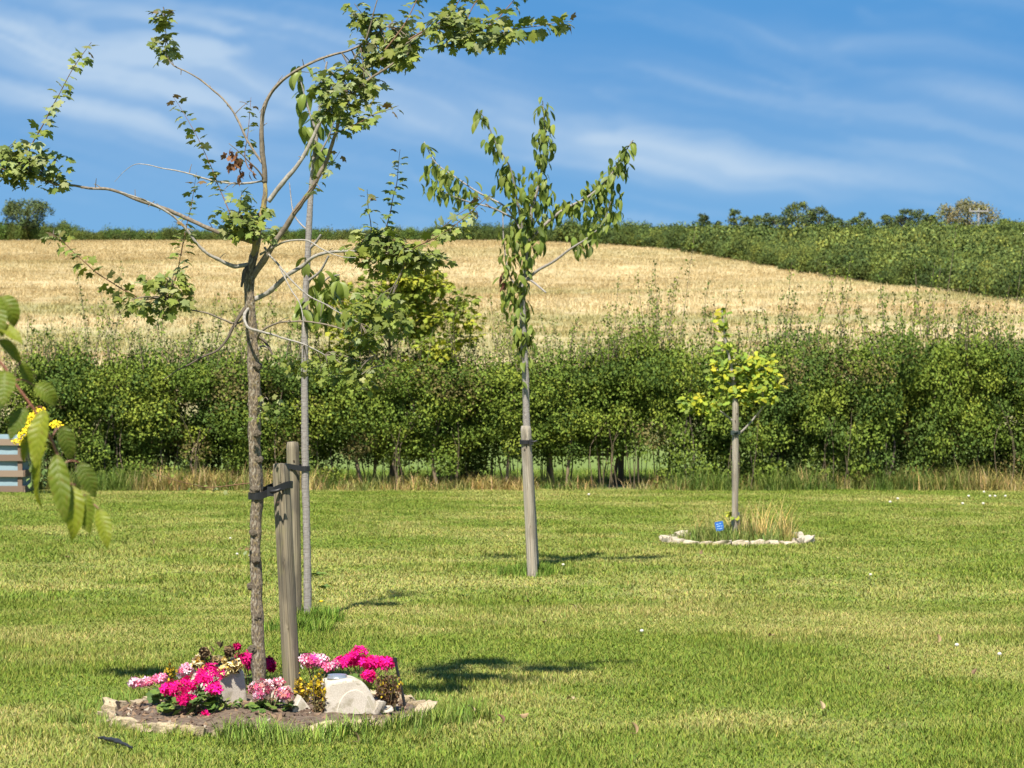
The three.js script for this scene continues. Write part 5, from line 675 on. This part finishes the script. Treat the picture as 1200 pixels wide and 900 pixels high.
// ------------------------------------------------------------------ cherry branch hanging in from a tree standing just left of the view
{
  const d = 4.8, base = V(-2.3, 0, -4.6), t = thing('near_cherry', 'cherry branch with large drooping green leaves before the lawn', 'tree', base), r = rng(131), px = (v) => pxm(v, d);
  const L = (x, y, dd = d) => at(x, y, dd).sub(base);
  part('trunk', tube([V(0, -0.1, 0), V(0.03, 0.8, 0), V(0.02, 1.7, 0.02), V(0.1, 2.6, 0)], 0.055, 0.03, { seg: 10, n: 40, bump: 0.12 }), M.cherryBark, t);
  const bmat = std({ color: lin(0.2, 0.075, 0.045), roughness: 0.5 });
  const arm = part('branch', tube([V(0.03, 1.45, 0), V(0.5, 1.95, -0.08), V(0.95, 1.93, -0.15), L(-60, 395), L(-5, 418), L(15, 446), L(40, 480), L(60, 515), L(72, 545), L(85, 572), L(96, 588)], 0.012, 0.002, { seg: 8, n: 60, rf: (q) => mix(0.014, 0.0026, Math.min(1, q * 1.15)) }), bmat, t);
  const veinBump = tex(256, (u, v) => { const a = Math.abs(u * 2 - 1), q = Math.abs(((v * 9 - a * 1.1) % 1 + 1) % 1 - 0.5) * 2; return cl((a < 0.05 ? 0 : 0.45 + 0.5 * Math.sqrt(q)) + 0.1 * fbm(u * 30, v * 50, 2)); });
  const leafMap = (a, b, e) => tex(256, (u, v) => { const s = Math.abs(u * 2 - 1), q = Math.abs(((v * 9 - s * 1.1) % 1 + 1) % 1 - 0.5) * 2; let c = mix3(a, b, fbm(u * 6, v * 9, 3)); c = mix3(c, e, (s < 0.05 ? 0.7 : q < 0.1 ? 0.3 : 0)); return mix3(c, [0.2, 0.13, 0.04], sm(0.6, 0.7, fbm(u * 9 + 30, v * 14, 3)) * 0.35); }, true);
  const maps = [leafMap([0.1, 0.14, 0.012], [0.15, 0.19, 0.016], [0.18, 0.22, 0.03]), leafMap([0.19, 0.23, 0.014], [0.26, 0.29, 0.022], [0.28, 0.31, 0.04]), leafMap([0.075, 0.11, 0.012], [0.11, 0.15, 0.016], [0.14, 0.18, 0.028])];
  const mats = maps.map((m, i) => leafy({ map: m, bumpMap: veinBump, bumpScale: 0.002, roughness: 0.45, transmission: i === 1 ? 0.4 : 0.28 }));
  const shape = (w, bend, fold, twist) => longLeaf({ w, bend, fold, twist, na: 6, nl: 22, wav: 0.012, serr: 0.06 });
  // from stalk, to tip, width (all as seen), depth step, tone, bend, fold, facing
  const list = [[0, 347, 16, 384, 20, 0.02, 0, 1.7, 0.4, 0.6], [-6, 350, 3, 396, 20, -0.04, 0, 0.6, 0.3, 0], [-4, 382, 27, 404, 15, -0.05, 1, 0.6, 0.3, 0.9], [-2, 398, 25, 428, 14, 0.03, 0, 0.9, 0.5, 0.7], [6, 434, 4, 476, 26, -0.05, 0, 0.5, 0.25, 0.1], [24, 424, 37, 455, 13, 0.05, 0, 0.6, 0.5, 0.3], [40, 452, 65, 476, 20, 0.03, 0, 1.3, 0.4, 0.7], [31, 478, 12, 516, 23, -0.02, 2, 0.5, 0.25, -0.3], [52, 480, 42, 550, 25, -0.05, 1, 0.5, 0.3, -0.2], [40, 508, 28, 542, 16, 0.04, 1, 0.6, 0.4, -0.6], [72, 499, 84, 540, 19, 0.03, 2, 0.7, 0.35, 0.4], [66, 532, 77, 614, 23, -0.05, 0, 0.6, 0.3, 0.1], [57, 518, 49, 595, 13, 0.06, 1, 0.8, 0.7, -0.8], [93, 542, 112, 583, 21, 0.02, 2, 0.6, 0.3, 0.3], [84, 568, 84, 636, 23, -0.03, 1, 0.9, 0.4, 0.5], [90, 570, 74, 606, 20, 0.05, 0, 0.6, 0.4, -0.4], [101, 580, 106, 626, 22, -0.02, 0, 0.5, 0.35, -0.2], [116, 596, 126, 644, 18, -0.04, 1, 0.7, 0.3, 0.4], [-12, 470, -20, 520, 24, 0, 2, 0.5, 0.3, 0], [-25, 410, -40, 460, 24, 0, 0, 0.5, 0.3, 0], [10, 455, -8, 492, 20, 0.05, 2, 0.6, 0.3, -0.4]];
  const stalks = [];
  for (const [x0, y0, x1, y1, w, dz, k, bend, fold, face] of list) {
    const a = L(x0, y0, d + dz * 0.5), b = L(x1, y1, d + dz), chord = b.clone().sub(a), g = shape(w / Math.hypot(x1 - x0, y1 - y0) * 1.15, bend, fold, (r() - 0.5) * 0.7), P = g.attributes.position, n = P.count - 4;
    const tip = V(P.getX(n), P.getY(n), P.getZ(n)), up = V(Math.sin(face) * 0.9, 0.25, Math.cos(face)), m = part('leaf', g, mats[k], arm), fr = frame(V(0, 0, 0), chord, up, 1), ry = new THREE.Matrix4().makeRotationX(-Math.atan2(tip.z, tip.y)); fr.multiply(ry); fr.scale(V(1, 1, 1).multiplyScalar(chord.length() / tip.length())); fr.setPosition(a); fr.decompose(m.position, m.quaternion, m.scale);
    const near = [[-60, 395], [-5, 418], [15, 446], [40, 480], [60, 515], [72, 545], [85, 572], [96, 588]].map(([x, y]) => L(x, y)).sort((p, q) => p.distanceTo(a) - q.distanceTo(a))[0]; stalks.push([near, a]);
  }
  for (const [p, q] of stalks) part('leaf_stalk', tube([p, p.clone().lerp(q, 0.5).add(V(0, 0.006, 0)), q], 0.0016, 0.0013, { seg: 5, n: 5 }), bmat, arm);
}

scene.traverse((o) => { if (o.isMesh) { o.castShadow = true; o.receiveShadow = true; } });
renderer.render(scene, camera);
